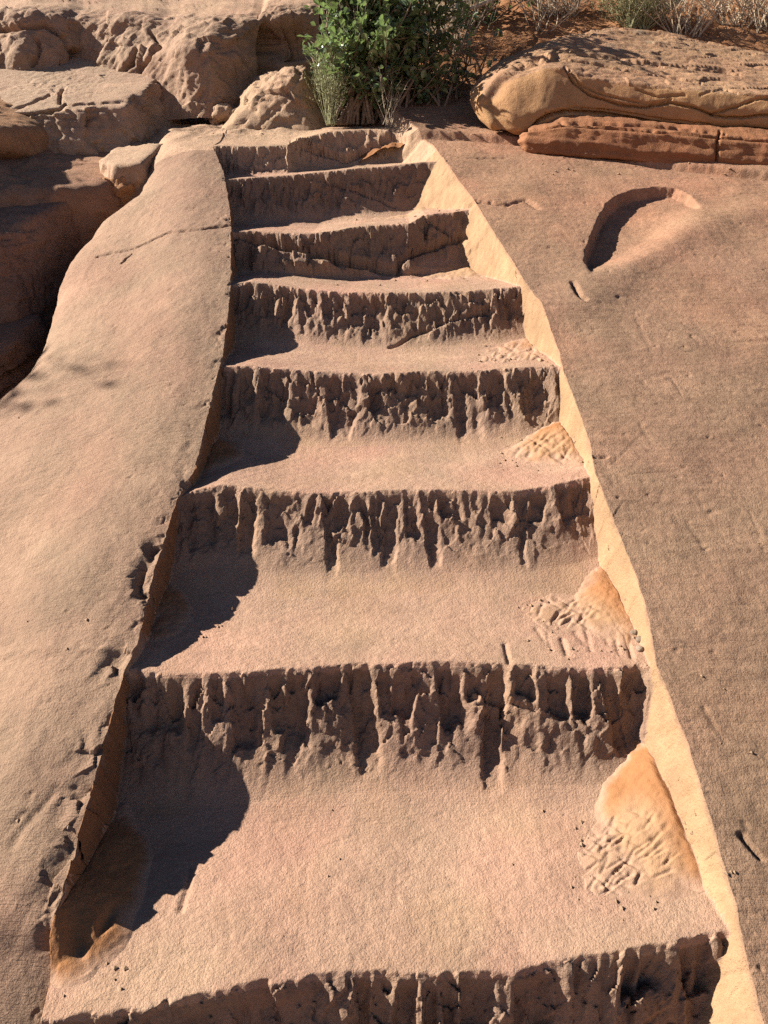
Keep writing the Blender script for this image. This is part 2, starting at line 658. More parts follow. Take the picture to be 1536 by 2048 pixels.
jagL = 0.0030 * fbm2(YR, 0 * YR, .05, 4, 3) + 0.004 * np.maximum(0, fbm2(YR, 0 * YR + 5, .02, 3, 5)) + .003 * fbm2(YR, 0 * YR + 9, .2, 2, 8)
jagR = 0.0035 * fbm2(YR, 0 * YR + 3, .05, 4, 13) + .004 * fbm2(YR, 0 * YR + 2, .2, 2, 18)
XL = ext_interp(YR, ly, lx) + jagL
XR = ext_interp(YR, ry, rx) + jagR
XE = np.interp(YR, ey, ex) + 0.02 * fbm2(YR, 0 * YR + 7, .3, 3, 23) + .006 * fbm2(YR, 0 * YR + 4, .04, 3, 29)
XE = np.where(YR > ey[-1], ex[-1] - .3 * (YR - ey[-1]), XE)
XE = np.minimum(XE, XL - 0.12)
SRw = np.interp(YR, [.7, .95, 1.2, 1.45, 1.7, 2.5, 2.9, 3.2, 3.5, 3.9], [2.0, 2.2, 3.2, 6, 7, 5, 2.6, 1.3, 1.0, 1.2])
SLw = np.interp(YR, [.7, 1.0, 1.6, 3.9], [22, 22, 22, 22])
WR = 0.26 / SRw + 0.012
WL = 0.26 / SLw + 0.012

# columns: breakpoints per row, linear between
zones = [(-3.4, 26), ('e0', 26), ('e1', 95), ('l1', 62), ('l0', 30), ('l2', 285), ('r2', 34), ('r0', 56), ('r1', 190), ('r3', 24), (3.2, 0)]


def zone_x(z):
    return {'e0': XE - .16, 'e1': XE, 'l1': np.maximum(XL - .26, XE + .25 * (XL - XE)), 'l0': XL, 'l2': XL + WL, 'r2': XR - WR, 'r0': XR, 'r1': XR + .30, 'r3': np.maximum(1.95, XR + .6)}.get(z, None) if isinstance(z, str) else np.full(NR, z)


cols = []; zone_id = []
for i, (z, n) in enumerate(zones[:-1]):
    a = zone_x(z); bb = zone_x(zones[i + 1][0])
    for t in range(n):
        u = t / n
        if z == -3.4: u = u ** 0.7
        if z == 'l1': u = 1 - (1 - u) ** 1.5
        if z == 'r0': u = u ** 1.5
        if z == 'r1': u = u ** 1.15
        cols.append(a + (bb - a) * u); zone_id.append(i)
cols.append(zone_x(3.2)); zone_id.append(len(zones) - 2)
X = np.stack(cols, 1)
NC = X.shape[1]
ZID = np.array(zone_id)
Y = np.repeat(YR[:, None], NC, 1)
c2 = lambda v: v[:, None]

# --- slab skin left and right
und = 0.004 * fbm2(X, Y, .45, 3, 41) + 0.0035 * fbm2(X, Y, .10, 3, 43)
scal = np.maximum(0, fbm2(X * 1.0, Y * .7, .07, 3, 47)) * 0.005 + .0014 * fbm2(X, Y, .02, 3, 48, .6) - .0025 * sstep(.40, .55, fbm2(X, Y, .03, 3, 49))
dL = np.maximum(0, c2(XL) - X)
hL = -0.20 * dL ** 2 + und + scal
bandL = sstep(.08, .40, dL + .07 * fbm2(X, Y, .7, 2, 51))
hL = hL - .028 * bandL - 0.05 * dL * bandL
hL = hL - .034 * np.exp(-dL / .10) * (1 - sstep(.86, .935, Y + .03 * fbm2(X, Y, .1, 2, 53)))   # worn down beside the lowest nosing
# rounded outer edge and the drop into the gully
dE = c2(XE) - X                                      # >0 beyond the edge
hL = hL - 0.05 * np.exp(-np.maximum(-dE, 0) / .05) * (Y > 0)
drop = np.where(dE > 0, 0.75 * sstep(0, .13, dE) + 0.25 * np.minimum(dE, .6), 0)
drop = drop * (1 - sstep(3.55, 3.75, Y))
hL = hL - drop
gul = sstep(0.0, .15, dE)
hL = hL + gul * (0.09 * fbm2(X, Y, .5, 5, 61) + .03 * fbm2(X, Y * 3, .15, 4, 63))
# seams across the left slab
for pts, dep, w in (([(180, 456), (260, 459), (330, 452), (400, 458), (470, 450)], .012, .006), ([(-20, 1282), (90, 1290), (200, 1300), (290, 1300)], -.004, .008),
                    ([(232, 482), (243, 474), (252, 470)], .012, .004), ([(30, 1640), (50, 1620), (62, 1630)], .004, .005), ([(20, 1690), (60, 1640), (110, 1580), (150, 1575)], .004, .008)):
    a = np.array(pts, float); px_, py_ = slab(a[:, 0], a[:, 1])
    d, s = seg_dist(X + .006 * fbm2(X, Y, .03, 2, 5), Y + .008 * fbm2(X, Y, .03, 2, 6), list(zip(px_, py_)))
    hL = hL - dep * np.exp(-(d / w) ** 2) * (X < c2(XL))

dR = np.maximum(0, X - c2(XR))
undR = 0.0016 * fbm2(X, Y, .022, 3, 74, .6) - .003 * sstep(.36, .55, fbm2(X, Y, .035, 3, 76)) + 0.014 * fbm2(X, Y, .5, 3, 71) + .003 * fbm2(X, Y, .09, 3, 73)
hR = undR + 0.0022 * fbm2(X * .35, Y * 2.5, .05, 3, 75) - .05 * dR ** 2 * (1 - sstep(1.2, 2.6, Y)) + .004 * facet2(X * .5, Y, .22, 77) * sstep(.2, .6, fbm2(X, Y, .5, 2, 79) + .35)


def spx(pts, h=0.0):
    a = np.array(pts, float)
    x, y = slab(a[:, 0], a[:, 1], h)
    return list(zip(x, y))


# shell-shaped hollow in the right slab
rim = [(1176, 552), (1168, 520), (1172, 492), (1184, 462), (1196, 432), (1214, 404), (1240, 386), (1275, 376), (1315, 371), (1352, 374), (1380, 388), (1398, 406), (1408, 430)]
shell = rim + [(1400, 455), (1340, 500), (1260, 535), (1190, 560)]
wx = X + .006 * fbm2(X, Y, .05, 3, 81); wy = Y + .010 * fbm2(X, Y, .05, 3, 83)
ins = inside(wx, wy, spx(shell))
dr, sr = seg_dist(wx, wy, spx(rim))
dc, _ = seg_dist(wx, wy, spx([(1408, 430), (1400, 455), (1340, 500), (1260, 535), (1190, 560)]))
fade = sstep(0, .15, dc)
rimw = spx(rim); num_ = 0; den_ = 0
for i_, (qx_, qy_) in enumerate(rimw):
    w_ = 1 / ((X - qx_) ** 2 + (Y - qy_) ** 2 + .004) ** 1.5
    num_ = num_ + w_ * np.interp(i_ / (len(rimw) - 1), [0, .12, .4, .62, .85, 1], [.6, 1, 1, .8, .5, .35]); den_ = den_ + w_
side = num_ / den_
hR = hR - np.where(ins, .054 * side * sstep(0, .018, dr) * fade, 0)
# low ridge running down from the right edge
d, s = seg_dist(X, Y, spx([(1560, 400), (1440, 440), (1340, 480), (1250, 540), (1150, 600), (1060, 640)]))
below = Y < np.interp(X, *[np.array(v) for v in zip(*sorted(spx([(1060, 640), (1150, 600), (1250, 540), (1340, 480), (1440, 440), (1560, 400)])))])
hR = hR + .013 * np.exp(-(d / .10) ** 2) - .006 * below * sstep(0, .12, d)
for pts, dep, w in (([(1144, 568), (1152, 590), (1168, 605)], .020, .007), ([(1485, 1665), (1505, 1690), (1525, 1715)], .012, .004), ([(950, 405), (1010, 412), (1050, 402), (1075, 418)], .012, .010),
                    ([(1186, 909), (1200, 911), (1212, 912)], .008, .004), ([(1395, 985), (1420, 1030)], .002, .003), ([(1330, 985), (1370, 1070)], .0015, .003), ([(868, 312), (930, 318), (1010, 316)], .006, .006)):
    d, s = seg_dist(X + .006 * fbm2(X, Y, .03, 2, 5), Y + .010 * fbm2(X, Y, .03, 2, 6), spx(pts))
    hR = hR - dep * np.exp(-(d / w) ** 2) * (X > c2(XR))
srr = random.Random(5)
for q_ in range(26):
    x0_, y0_ = srr.uniform(1230, 1536), srr.uniform(620, 1950)
    if x0_ < 1190 + (y0_ - 945) * .33 + 40:
        continue
    L_ = srr.uniform(20, 110); an_ = srr.choice((1.05, 1.1, .1, -.05, 2.0)) + srr.uniform(-.1, .1)
    d, s = seg_dist(X + .004 * fbm2(X, Y, .05, 2, 5), Y, spx([(x0_, y0_), (x0_ + L_ * math.cos(an_), y0_ + L_ * math.sin(an_))]))
    hR = hR - srr.uniform(.0012, .0035) * np.exp(-(d / .0035) ** 2) * (X > c2(XR))
# upper sheet lies a little proud of the lower one along a crack
cr = spx([(700, 262), (785, 268), (850, 276), (950, 281), (1035, 288), (1300, 330), (1700, 380)])
ycr = np.interp(X, [p[0] for p in cr], [p[1] for p in cr])
hR = hR + .022 * sstep(0, .03, Y - ycr + .02 * fbm2(X, Y, .1, 3, 91)) - .012 * np.exp(-((Y - ycr) / .012) ** 2)

# --- steps as solids: each is under its tread and behind its riser
cs = SA * CA


def riser_table(B, r):
    v = np.concatenate([np.linspace(0, r, 60), [r + .5]])
    f = v / r
    b = np.where(f <= 1, B * (.58 * f + .42 * np.maximum(f, 0) ** 2.2), B * (1 + 2.2 * (f - 1)))
    q = CA * CA * b + cs * v
    dh = (v - PM * b) * CA
    return q, dh, v


STAIR = np.full(X.shape, -9.0)
KID = np.full(X.shape, -9, int)
ISR = np.zeros(X.shape, bool)
VFR = np.zeros(X.shape)
NOSE_XY = {}
TRP = {}; YNP = {}
rough_r = fbm2(X, Y * 1.0, .055, 5, 101, .6)
chunk = fbm2(X, Y, .11, 3, 105, ridged=True)
fac1 = facet2(xw0 := X + .012 * fbm2(X, Y, .08, 3, 119), Y * .8, .060, 123)
fac2 = facet2(xw0, Y * .8, .022, 125)
xw = X + .010 * fbm2(X, Y, .06, 3, 111) + .004 * fbm2(X, Y, .015, 2, 115)
for k in sorted(NOS):
    d = NOS[k]; st = STEP[k]
    if d['p'] is None:
        yN = np.full(X.shape, d['y']) + .012 * fbm2(X, 0 * X + k, .3, 2, 7); hN = np.full(X.shape, -.018)
        xs = np.linspace(-.6, .6, 14)
    else:
        a = np.array(d['p'], float)
        hk = np.interp(a[:, 0], [a[0, 0], .5 * (a[0, 0] + a[-1, 0]), a[-1, 0]], d['h'])
        nx, ny = slab(a[:, 0], a[:, 1], hk)
        NOSE_XY[k] = (nx, ny, hk)
        yN = np.interp(X, nx, ny); hN = np.interp(X, nx, hk)
        xs = slab(np.array(RIDGE[k], float), np.interp(RIDGE[k], a[:, 0], a[:, 1]))[0]
    q_t, dh_t, v_t = riser_table(st['B'], st['r'])
    q0 = yN - Y
    v0 = np.interp(q0, q_t, v_t)                       # drop below the nosing
    # flutes: alcoves cut straight down behind the lip, sound ridges left between them
    F = np.zeros(X.shape)
    rr = random.Random(100 + k)
    vz = v0 + .030 * rough_r + .012 * fac2
    for i in range(len(xs) - 1):
        w = xs[i + 1] - xs[i]; c = .5 * (xs[i] + xs[i + 1])
        if rr.random() < .10:
            continue
        ve = st['r'] * rr.choice((.30, .45, .55, .65, .8, 1.0)) * rr.uniform(.9, 1.1)
        a0 = min(.016, .30 * w) * rr.uniform(.6, 1.2); a1 = rr.uniform(.16, .33) * min(1, w / .035)
        u_ = 2 * (xw - c + rr.uniform(-.2, .2) * v0) / w
        sh_l, sh_r = rr.uniform(.78, .97), rr.uniform(.60, .92)
        cell = np.where(u_ < 0, 1 - sstep(sh_l - .16, sh_l, -u_), 1 - sstep(sh_r - .5, sh_r, u_))
        cell = cell * (a0 + a1 * np.clip(v0, 0, .12)) * (1 - sstep(ve * .72, ve * 1.08, vz))
        if w > .075:
            cell = cell * (1 + .28 * np.sin((xw - c) / w * rr.choice((2, 3)) * 2 * math.pi + rr.uniform(0, 6)))
        if rr.random() < .6:
            cell = cell * (.15 + .85 * sstep(.0, rr.uniform(.010, .028), v0 + .006 * rough_r))
        F = np.maximum(F, cell * FLA[k])
    low = sstep(.0, .6, v0 / st['r'])
    strk = fbm2(xw, Y * .12, .022, 3, 121 + k)         # streaks down the face
    toe = 1 - sstep(.50, 1.05, v0 / st['r'] + .12 * rough_r)
    F = F + (.010 * rough_r + .005 * chunk + .008 * strk) * (.2 + .8 * toe)
    F = F + (.014 * fac1 + .009 * fac2) * toe * (1.35 if 3 <= k <= 4 else 1.0)
    F = F * sstep(-.02, .012, q0) + .006 * fbm2(X, 0 * X + k, .09, 4, 117)
    q = q0 + F
    dh = np.interp(q, q_t, dh_t)
    dh = np.where(q < 0, q * 3.2, dh)
    ris = hN - dh
    s_ = st['sl']
    g = (s_ * CA - SA) / ((CA + s_ * SA) * CA)
    t0 = Y - yN
    tr0 = hN + g * t0
    tr = tr0 + .002 * fbm2(X, Y, .12, 3, 131) + .010 * fbm2(X, Y, .35, 2, 137) - .0018 * np.maximum(0, fbm2(X, Y * 1.3, .045, 3, 138, ridged=True) - .35) + .0007 * fbm2(X * .5, Y * 2, .012, 3, 139)
    TRP[k] = tr; YNP[k] = yN
    sol = smin(tr, ris, .024)
    if k == 7:
        # smooth water-worn floor above the last step
        wav = .045 * fbm2(X * .55, Y * 1.6, .28, 4, 141, ridged=True) + .02 * fbm2(X, Y, .4, 3, 143)
        sol = sol + wav * sstep(.12, .35, t0)
        FLOOR = tr + wav * sstep(.12, .35, t0)
    ris0 = np.where(q0 < 0, hN - q0 * 3.2, hN - np.interp(q0, q_t, dh_t))
    isr = ris0 < tr0
    sol0 = np.minimum(tr0, ris0)
    up = sol0 > SOL0 if k > -2 else np.ones(X.shape, bool)
    SOL0 = np.where(up, sol0, SOL0) if k > -2 else sol0
    KID = np.where(up, k, KID); ISR = np.where(up, isr, ISR); VFR = np.where(up, v0 / st['r'], VFR)
    STAIR = smax(STAIR, sol, .05) if k > -2 else sol

# --- the side walls of the cut
slabL_at = np.array([np.interp(XL[i] - .002, X[i], hL[i]) for i in range(NR)])
slabR_at = np.array([np.interp(XR[i] + .002, X[i], hR[i]) for i in range(NR)])
wn_ = .006 * fbm2(Y * 1.0, X * 3, .05, 4, 151) + .004 * facet2(Y, X * 3, .07, 153)
wallL = c2(slabL_at) - (X - c2(XL) + wn_) * c2(SLw)
wallR = c2(slabR_at) - (c2(XR) - X + wn_ * .8) * c2(SRw)
inn = (X > c2(XL)) & (X < c2(XR))
topf = sstep(3.74, 3.80, Y)                            # above the last step the floor is open to the left
wallL = np.where(Y > 3.78, -9, wallL)
W = np.maximum(wallL, wallR)
Hin = smax(STAIR, W, .008)
capL = np.where(X < .5 * (c2(XL) + c2(XR)), c2(slabL_at) + .0, c2(slabR_at))
Hin = np.where(Y < 3.7, np.minimum(Hin, np.maximum(capL, STAIR - .0) + .0), Hin)
isw = inn & (W > STAIR) 
wl_ = isw & (wallL > wallR)
wr_ = isw & (wallR >= wallL)
# left slab: flows into the floor near the top
hLf = np.where(Y > 3.40, smin(hL, FLOOR + .004, .03), hL)
H = np.where(inn, Hin, np.where(X <= c2(XL), hLf, hR))
# lip chips along the left wall's top edge
chip = np.exp(-np.maximum(c2(XL) - X, 0) / .02) * np.maximum(0, fbm2(X, Y, .06, 4, 161) - .16) * .05 * (X <= c2(XL)) * (Y < 3.5)
a_ = spx([(340, 1045), (300, 1100), (285, 1150), (288, 1180)])
d, s = seg_dist(X, Y, a_)
chip = chip + .018 * np.exp(-(d / .018) ** 2) * (X <= c2(XL)) * np.clip(.7 + 1.6 * facet2(X, Y, .05, 163), .1, 1.5)
for a2_ in ([(190, 1490), (175, 1540), (160, 1600)], [(140, 1690), (120, 1770), (100, 1840)], [(238, 1310), (222, 1345)]):
    d, s = seg_dist(X, Y, spx(a2_))
    chip = chip + .008 * np.exp(-(d / .03) ** 2) * (X <= c2(XL)) * np.clip(.5 + 1.8 * facet2(X, Y, .04, 165), 0, 1.6)
H = H - chip

P = np.stack([X, Y - SA * H, -PC + PM * Y + CA * H], -1)
PXX, PYY = project(P)


# cracks cut in the surface (polyline in the photograph's frame, on whatever surface lies there)
def crack(pts, w, dep, sel, jit=.8):
    global H
    jx = jit * 6 * fbm2(X, Y, .04, 3, 171); jy = jit * 6 * fbm2(X, Y, .04, 3, 173)
    d, s = seg_dist(PXX + jx, PYY + jy, pts)
    d = d / FPX * Y * 1.08
    H = H - np.where(sel, dep * np.exp(-(d / w) ** 2), 0)


crack([(470, 470), (520, 475), (565, 492), (600, 500), (650, 515), (720, 530), (800, 546)], .010, .05, (KID == 5) & inn)
crack([(795, 546), (800, 525), (830, 505), (880, 488), (935, 470)], .010, .045, (KID == 5) & inn)
crack([(850, 432), (870, 450), (905, 470), (915, 480)], .006, .03, (KID == 5) & inn)
crack([(590, 290), (640, 305), (690, 322), (720, 312), (775, 282)], .008, .035, (KID == 7) & inn & ISR)
crack([(640, 358), (700, 378), (750, 395), (790, 415)], .005, .02, (KID == 6) & inn)
crack([(780, 695), (840, 665), (900, 640), (990, 622)], .005, .018, (KID == 4) & inn)
crack([(1010, 1290), (1018, 1325)], .004, .006, (KID == 1) & inn & ~ISR, .3)
for q in range(8):
    x0 = 1075 + q * 25 + random.uniform(-6, 6); y0 = 1265 + random.uniform(-12, 20)
    crack([(x0, y0), (x0 + 12 + random.uniform(-4, 8), y0 + random.uniform(20, 50))], random.uniform(.003, .006), random.uniform(.002, .006), (KID == 1) & inn & ~ISR, .3)
crack([(362, 1820), (374, 1780), (384, 1735)], .004, .005, (KID == 0) & inn & ~ISR, .6)
# recess under the overhanging block of the fifth riser
m5 = (KID == 5) & inn & ISR
yb = np.interp(PXX, [470, 565, 650, 800], [474, 494, 517, 548])
bel = PYY - yb
nb_ = .5 + .5 * np.clip(2.2 * facet2(X, Y, .05, 175), -1, 1)
low5 = m5 & (PXX > 505) & (PXX < 860)
H = H + np.where(low5, (.018 + .030 * nb_) * sstep(6, 26, bel) * (1 - sstep(60, 90, bel)) - .022 * np.exp(-((bel - 3) / 5) ** 2), 0)
H = H + np.where(m5 & (PXX > 560) & (bel < 0), .016 * sstep(-45, -4, bel), 0)
# the big broken block of the uppermost riser leans out over its crack
m7 = (KID == 7) & inn & ISR
y7 = np.interp(PXX, [560, 590, 640, 690, 720, 775], [286, 290, 305, 322, 312, 282])
H = H + np.where(m7 & (PXX > 575), .020 * sstep(-30, -4, PYY - y7) * (PYY < y7) - .0, 0)

P = np.stack([X, Y - SA * H, -PC + PM * Y + CA * H], -1)
PXX, PYY = project(P)
NRM = grid_normals(P)

# --- colour of the stone itself: dusty treads, darker patina on risers and right slab, raw yellow cut wall at right, left one darkened as shade
colr = np.zeros(X.shape + (3,))
varn = np.zeros(X.shape); stri = np.zeros(X.shape)
left = X <= c2(XL); right = X >= c2(XR)
colr[left] = C_SLABL; colr[right] = C_SLABR
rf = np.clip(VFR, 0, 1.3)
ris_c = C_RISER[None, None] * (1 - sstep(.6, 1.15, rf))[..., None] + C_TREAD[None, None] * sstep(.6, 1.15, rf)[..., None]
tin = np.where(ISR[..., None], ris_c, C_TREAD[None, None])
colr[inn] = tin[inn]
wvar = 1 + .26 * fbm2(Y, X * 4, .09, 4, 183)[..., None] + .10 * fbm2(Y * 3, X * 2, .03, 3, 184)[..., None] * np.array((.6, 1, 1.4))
colr[wr_] = (C_RAW * wvar)[wr_]; colr[wl_] = C_RAWL_SHADE
colr[isw & (Y > 3.45) & (X < c2(XR) - .16)] = C_RISER
varn = np.where(right, .85, np.where(left, .28, np.where(ISR, .55 * (1 - sstep(.5, 1.1, rf)), .10)))
varn = np.where(isw, .05, varn)
sm_ = sstep(-.25, .35, fbm2(X * .6, Y, .35, 4, 197))
stri = np.where(right, .15 + .6 * sm_, np.where(left, .25 + .75 * sm_, np.where(ISR, .15, .25)))
stri = np.where(isw, .25, stri)
toey = np.exp(-((rf - 1.15) / .22) ** 2) * sstep(-.25, .35, fbm2(X, Y, .10, 3, 189)) * (inn & ~isw)
colr = colr * (1 - .5 * toey[..., None]) + .5 * toey[..., None] * C_SANDY
pkT = sstep(-.1, .4, fbm2(X, Y, .28, 3, 188)) * (inn & ~isw & ~ISR)
colr = colr * (1 + pkT[..., None] * np.array((.04, -.03, -.01)))
strk2 = sstep(-.1, .5, fbm2(X * .35, Y * 1.6, .09, 4, 187))
colr = np.where((inn & ~isw)[..., None], colr * (1 + .10 * (strk2[..., None] - .5)), colr)
# edges fade so that colour borders are not razor lines
nz = fbm2(X, Y, .03, 3, 181)
dust = sstep(-.2, .5, fbm2(X, Y, .18, 4, 185))
colr = np.where((inn & ~isw)[..., None], colr * (1 - .35 * dust[..., None]) + (C_SANDY * .98) * .35 * dust[..., None], colr)
# sunlight on the left slab's roll put into colour: flat beside the stairs darkened
bl = (1 - bandL) * left
colr = colr * (1 - .14 * bl[..., None])
varn = np.where(left, varn + .35 * bl, varn)
pinkL = sstep(.0, .45, fbm2(X, Y, .5, 3, 191)) * left
colr = colr * (1 + pinkL[..., None] * np.array((.03, -.015, -.01)))
# worn, pinker zones of the right slab
pk = sstep(-.05, .4, fbm2(X * .7, Y, .45, 4, 195)) * right
colr = colr * (1 + pk[..., None] * np.array((.16, .06, .04)))
bl2 = sstep(.05, .5, fbm2(X, Y, .30, 5, 199, .6)) * right
colr = colr * (1 - .22 * bl2[..., None])
flk = sstep(.42, .62, fbm2(X * .8, Y, .016, 3, 198)) * right
colr = colr * (1 + .22 * flk[..., None])
upR = right * sstep(2.6, 3.2, Y)
colr = colr * (1 + upR[..., None] * np.array((.14, .06, .02)))
colr[gul > .3] = (C_LEDGE * .95)
flo = (Y > 3.75) & (X < c2(XR)) & (gul < .3)
colr[flo] = np.array((.365, .24, .16))
# light fresh scar of the seam on the left slab and the ridge on the right
P2 = P.reshape(-1, 3); N2 = NRM.reshape(-1, 3); C2 = np.clip(colr, .02, .8).reshape(-1, 3)
ATT = {'varn': np.clip(varn, 0, 1).ravel(), 'stri': stri.ravel()}
FC = grid_faces(NR, NC)


def fmaj(mask):
    return mask.ravel()[FC].sum(1) >= 2


f_in = inn[:, :].ravel()[FC].sum(1) >= 3
colz = np.repeat(ZID[None, :], NR, 0)
cz = colz.ravel()[FC[:, 0]]
f_left = cz <= 3
f_right = cz >= 7
f_in = ~(f_left | f_right)
f_k = KID.ravel()[FC[:, 0]]
f_r = ISR.ravel()[FC[:, 0]]
f_wl = wl_.ravel()[FC].sum(1) >= 2
f_wr = wr_.ravel()[FC].sum(1) >= 2

def largest_only(sel):
    """keep the biggest connected patch of the selected faces; the rest is returned separately"""
    fi = np.flatnonzero(sel)
    if len(fi) == 0:
        return sel, np.zeros_like(sel)
    F2 = FC[fi]
    u, inv = np.unique(F2, return_inverse=True)
    inv = inv.reshape(F2.shape)
    lab = np.arange(len(u))
    for _ in range(400):
        m = lab[inv].min(1)
        new = lab.copy()
        for c in range(4):
            np.minimum.at(new, inv[:, c], m)
        new = new[new]
        if (new == lab).all():
            break
        lab = new
    fl_ = lab[inv[:, 0]]
    vals, cnt = np.unique(fl_, return_counts=True)
    keep = fl_ == vals[np.argmax(cnt)]
    a_ = np.zeros_like(sel); b_ = np.zeros_like(sel)
    a_[fi[keep]] = True; b_[fi[~keep]] = True
    return a_, b_


slopeL = submesh('rock_slope', P2, FC, f_left, ROCK, None, C2, ATT, N2)
tag(slopeL, 'smooth pale sandstone slope left of the carved steps, rolling off into a dark gully', None, None, 'structure')
slopeR = submesh('rock_slope', P2, FC, f_right, ROCK, None, C2, ATT, N2)
tag(slopeR, 'brown speckled sandstone slope right of the carved steps with a shell-shaped hollow', None, None, 'structure')
floor_sel = f_in & (P2[FC[:, 0], 1] > 3.85)
stairs = empty('rock_staircase', (0, 0.86, -0.97))
tag(stairs, 'flight of worn steps carved straight into the sandstone slope, chisel grooves on the risers', 'staircase')
SETS = []; loose = np.zeros(len(FC), bool)
for k in sorted(NOS):
    sel = f_in & (f_k == k)
    if not sel.any():
        continue
    parts_ = []
    for nm, m_ in (('step', sel & ~f_r & ~f_wl & ~f_wr), ('riser', sel & f_r & ~f_wl & ~f_wr), ('side_wall', sel & f_wl), ('side_wall', sel & f_wr)):
        big_, rest_ = largest_only(m_)
        loose |= rest_
        parts_.append([nm, big_])
    if not parts_[0][1].any():
        loose |= sel
        continue
    SETS.append(parts_)
# crumbs of surface cut off by noise go to whichever piece they border
all_sets = [p for ps in SETS for p in ps if p[1].any()]
for _ in range(12):
    li = np.flatnonzero(loose)
    if len(li) == 0:
        break
    for p in all_sets:
        vm = np.zeros(len(P2), bool); vm[FC[p[1]].ravel()] = True
        li = np.flatnonzero(loose)
        hit = li[vm[FC[li]].sum(1) >= 2]
        p[1][hit] = True; loose[hit] = False
for parts_ in SETS:
    tread = submesh('step', P2, FC, parts_[0][1], ROCK, stairs, C2, ATT, N2)
    for nm, m_ in parts_[1:]:
        submesh(nm, P2, FC, m_, ROCK, tread, C2, ATT, N2)

# ------------------------------------------------------------------ sand lying on the steps
def sand(label, pts, col, marks=None, zadd=None):
    """drift over the steps: pts = (row, col-type) handled by a thickness function on the rock's own grid"""
    T = zadd
    m = T > 0.0
    mm = m.copy()
    mm[1:] |= m[:-1]; mm[:-1] |= m[1:]; mm[:, 1:] |= m[:, :-1]; mm[:, :-1] |= m[:, 1:]
    sel = mm.ravel()[FC].all(1)
    if not sel.any():
        return None
    S = P.copy()
    T2 = np.where(m, T, np.maximum(T, -.004))
    S[..., 2] += T2
    S[..., 1] -= 0.25 * np.maximum(T2, 0)
    n = grid_normals(S)
    cc = np.broadcast_to(col, P.shape) if marks is None else np.clip(marks, 0, 1)
    thin = (1 - sstep(.0, .013, T + .006 * dn1))[..., None] * .92      # a thin veil lets the stone through
    cc = (cc * (1 - thin) + C_TREAD * thin).reshape(-1, 3)
    c = S[m].mean(0)
    o = submesh('sand_drift', S.reshape(-1, 3), FC, sel, SAND, None, cc, None, n.reshape(-1, 3), loc=c)
    tag(o, label, 'sand', 'sand drifts in the corners of the steps', 'stuff')
    return o


def toe_point(px, py, k):
    """nearest grid vertex to a pixel on the stair surface"""
    d = (PXX - px) ** 2 + (PYY - py) ** 2 + np.where(inn, 0, 1e9)
    i = np.argmin(d)
    return P.reshape(-1, 3)[i]


WX, WY, WZ = P[..., 0], P[..., 1], P[..., 2]
dn1 = fbm2(X, Y, .06, 4, 201); dn2 = fbm2(X, Y, .012, 3, 205)


def cone(apex_px, k, height, reach, stretch=1.0, rough=.004, ystretch=1.0):
    a = toe_point(*apex_px, k)
    r = np.hypot((WX - a[0]) / stretch, np.where(WY > a[1], 0.5, 1.0) * (WY - a[1]) / ystretch) / reach
    lipf = sstep(.03, .11, Y - YNP[k - 1])
    T = TRP[k - 1] + lipf * height * np.maximum(0, 1 - r) ** 1.2 - .02 * np.maximum(0, r - .85) - .004 * (1 - lipf) + (rough * dn1 + .0012 * dn2) - .0015 - H
    T = np.where(inn & (KID <= k) & (KID >= k - 1) & (r < 1.5) & ~(ISR & (KID == k - 1)), T, -1)
    T = np.where(Y > YNP[k - 1] + .035, T, -1)
    return T, a


def prints(T, poly, n, seed, dep=.006, spec=None):
    dep = dep * .5
    rr = random.Random(seed)
    D = np.zeros(T.shape)
    xs = [p[0] for p in poly]; ys = [p[1] for p in poly]
    cnt = 0
    while cnt < n:
        cx = rr.uniform(min(xs), max(xs)); cy = rr.uniform(min(ys), max(ys))
        if not inside(np.array([cx]), np.array([cy]), poly)[0]:
            continue
        cnt += 1
        kind = rr.choice('rrssss')
        reg = (np.abs(PXX - cx) < 45) & (np.abs(PYY - cy) < 45)
        if not reg.any():
            continue
        gx = PXX[reg] - cx; gy = (PYY[reg] - cy) * 1.25
        if kind == 'r':
            R = rr.uniform(7, 11)
            d_ = np.hypot(gx, gy)
            v = -dep * np.exp(-(d_ / (R * .7)) ** 2) + dep * .25 * np.exp(-((d_ - R) / 3.0) ** 2)
        else:
            an = rr.choice((.5, .7, -.6, -.9, 2.0)) + rr.uniform(-.2, .2); Ls = rr.uniform(6, 22)
            u = gx * math.cos(an) + gy * math.sin(an); v_ = -gx * math.sin(an) + gy * math.cos(an)
            al = np.clip(np.abs(u) - Ls, 0, None)
            v = -dep * .9 * np.exp(-(v_ / 3.2) ** 2 - (al / 4) ** 2) + dep * .25 * np.exp(-((v_ - 6) / 3.0) ** 2 - (al / 4) ** 2)
        D[reg] += v
    return D


def patch(T, poly, thick, soft):
    lipw = np.ones(X.shape)
    for kk in YNP:
        lipw = np.minimum(lipw, sstep(.02, .09, np.abs(Y - YNP[kk] - .005)))
    ins_ = inside(PXX + 10 * dn1, PYY + 10 * dn1, poly)
    d_, _ = seg_dist(PXX + 10 * dn1, PYY + 10 * dn1, poly, True)
    t = np.where(ins_, thick * sstep(0, soft, d_), -1)
    return np.maximum(T, np.where(inn & ~isw, np.where(t > 0, t * lipw - .003 * (1 - lipw), -1), -1))


def soft_in(poly, soft=38):
    d_, _ = seg_dist(PXX + 12 * dn1, PYY + 12 * dn1, poly, True)
    return np.where(inside(PXX + 12 * dn1, PYY + 12 * dn1, poly), sstep(-soft * .6, soft, d_), sstep(soft * .6, -soft, d_))


def mixcol(w):
    return C_SAND * (1 - w[..., None]) + C_SANDY * w[..., None]


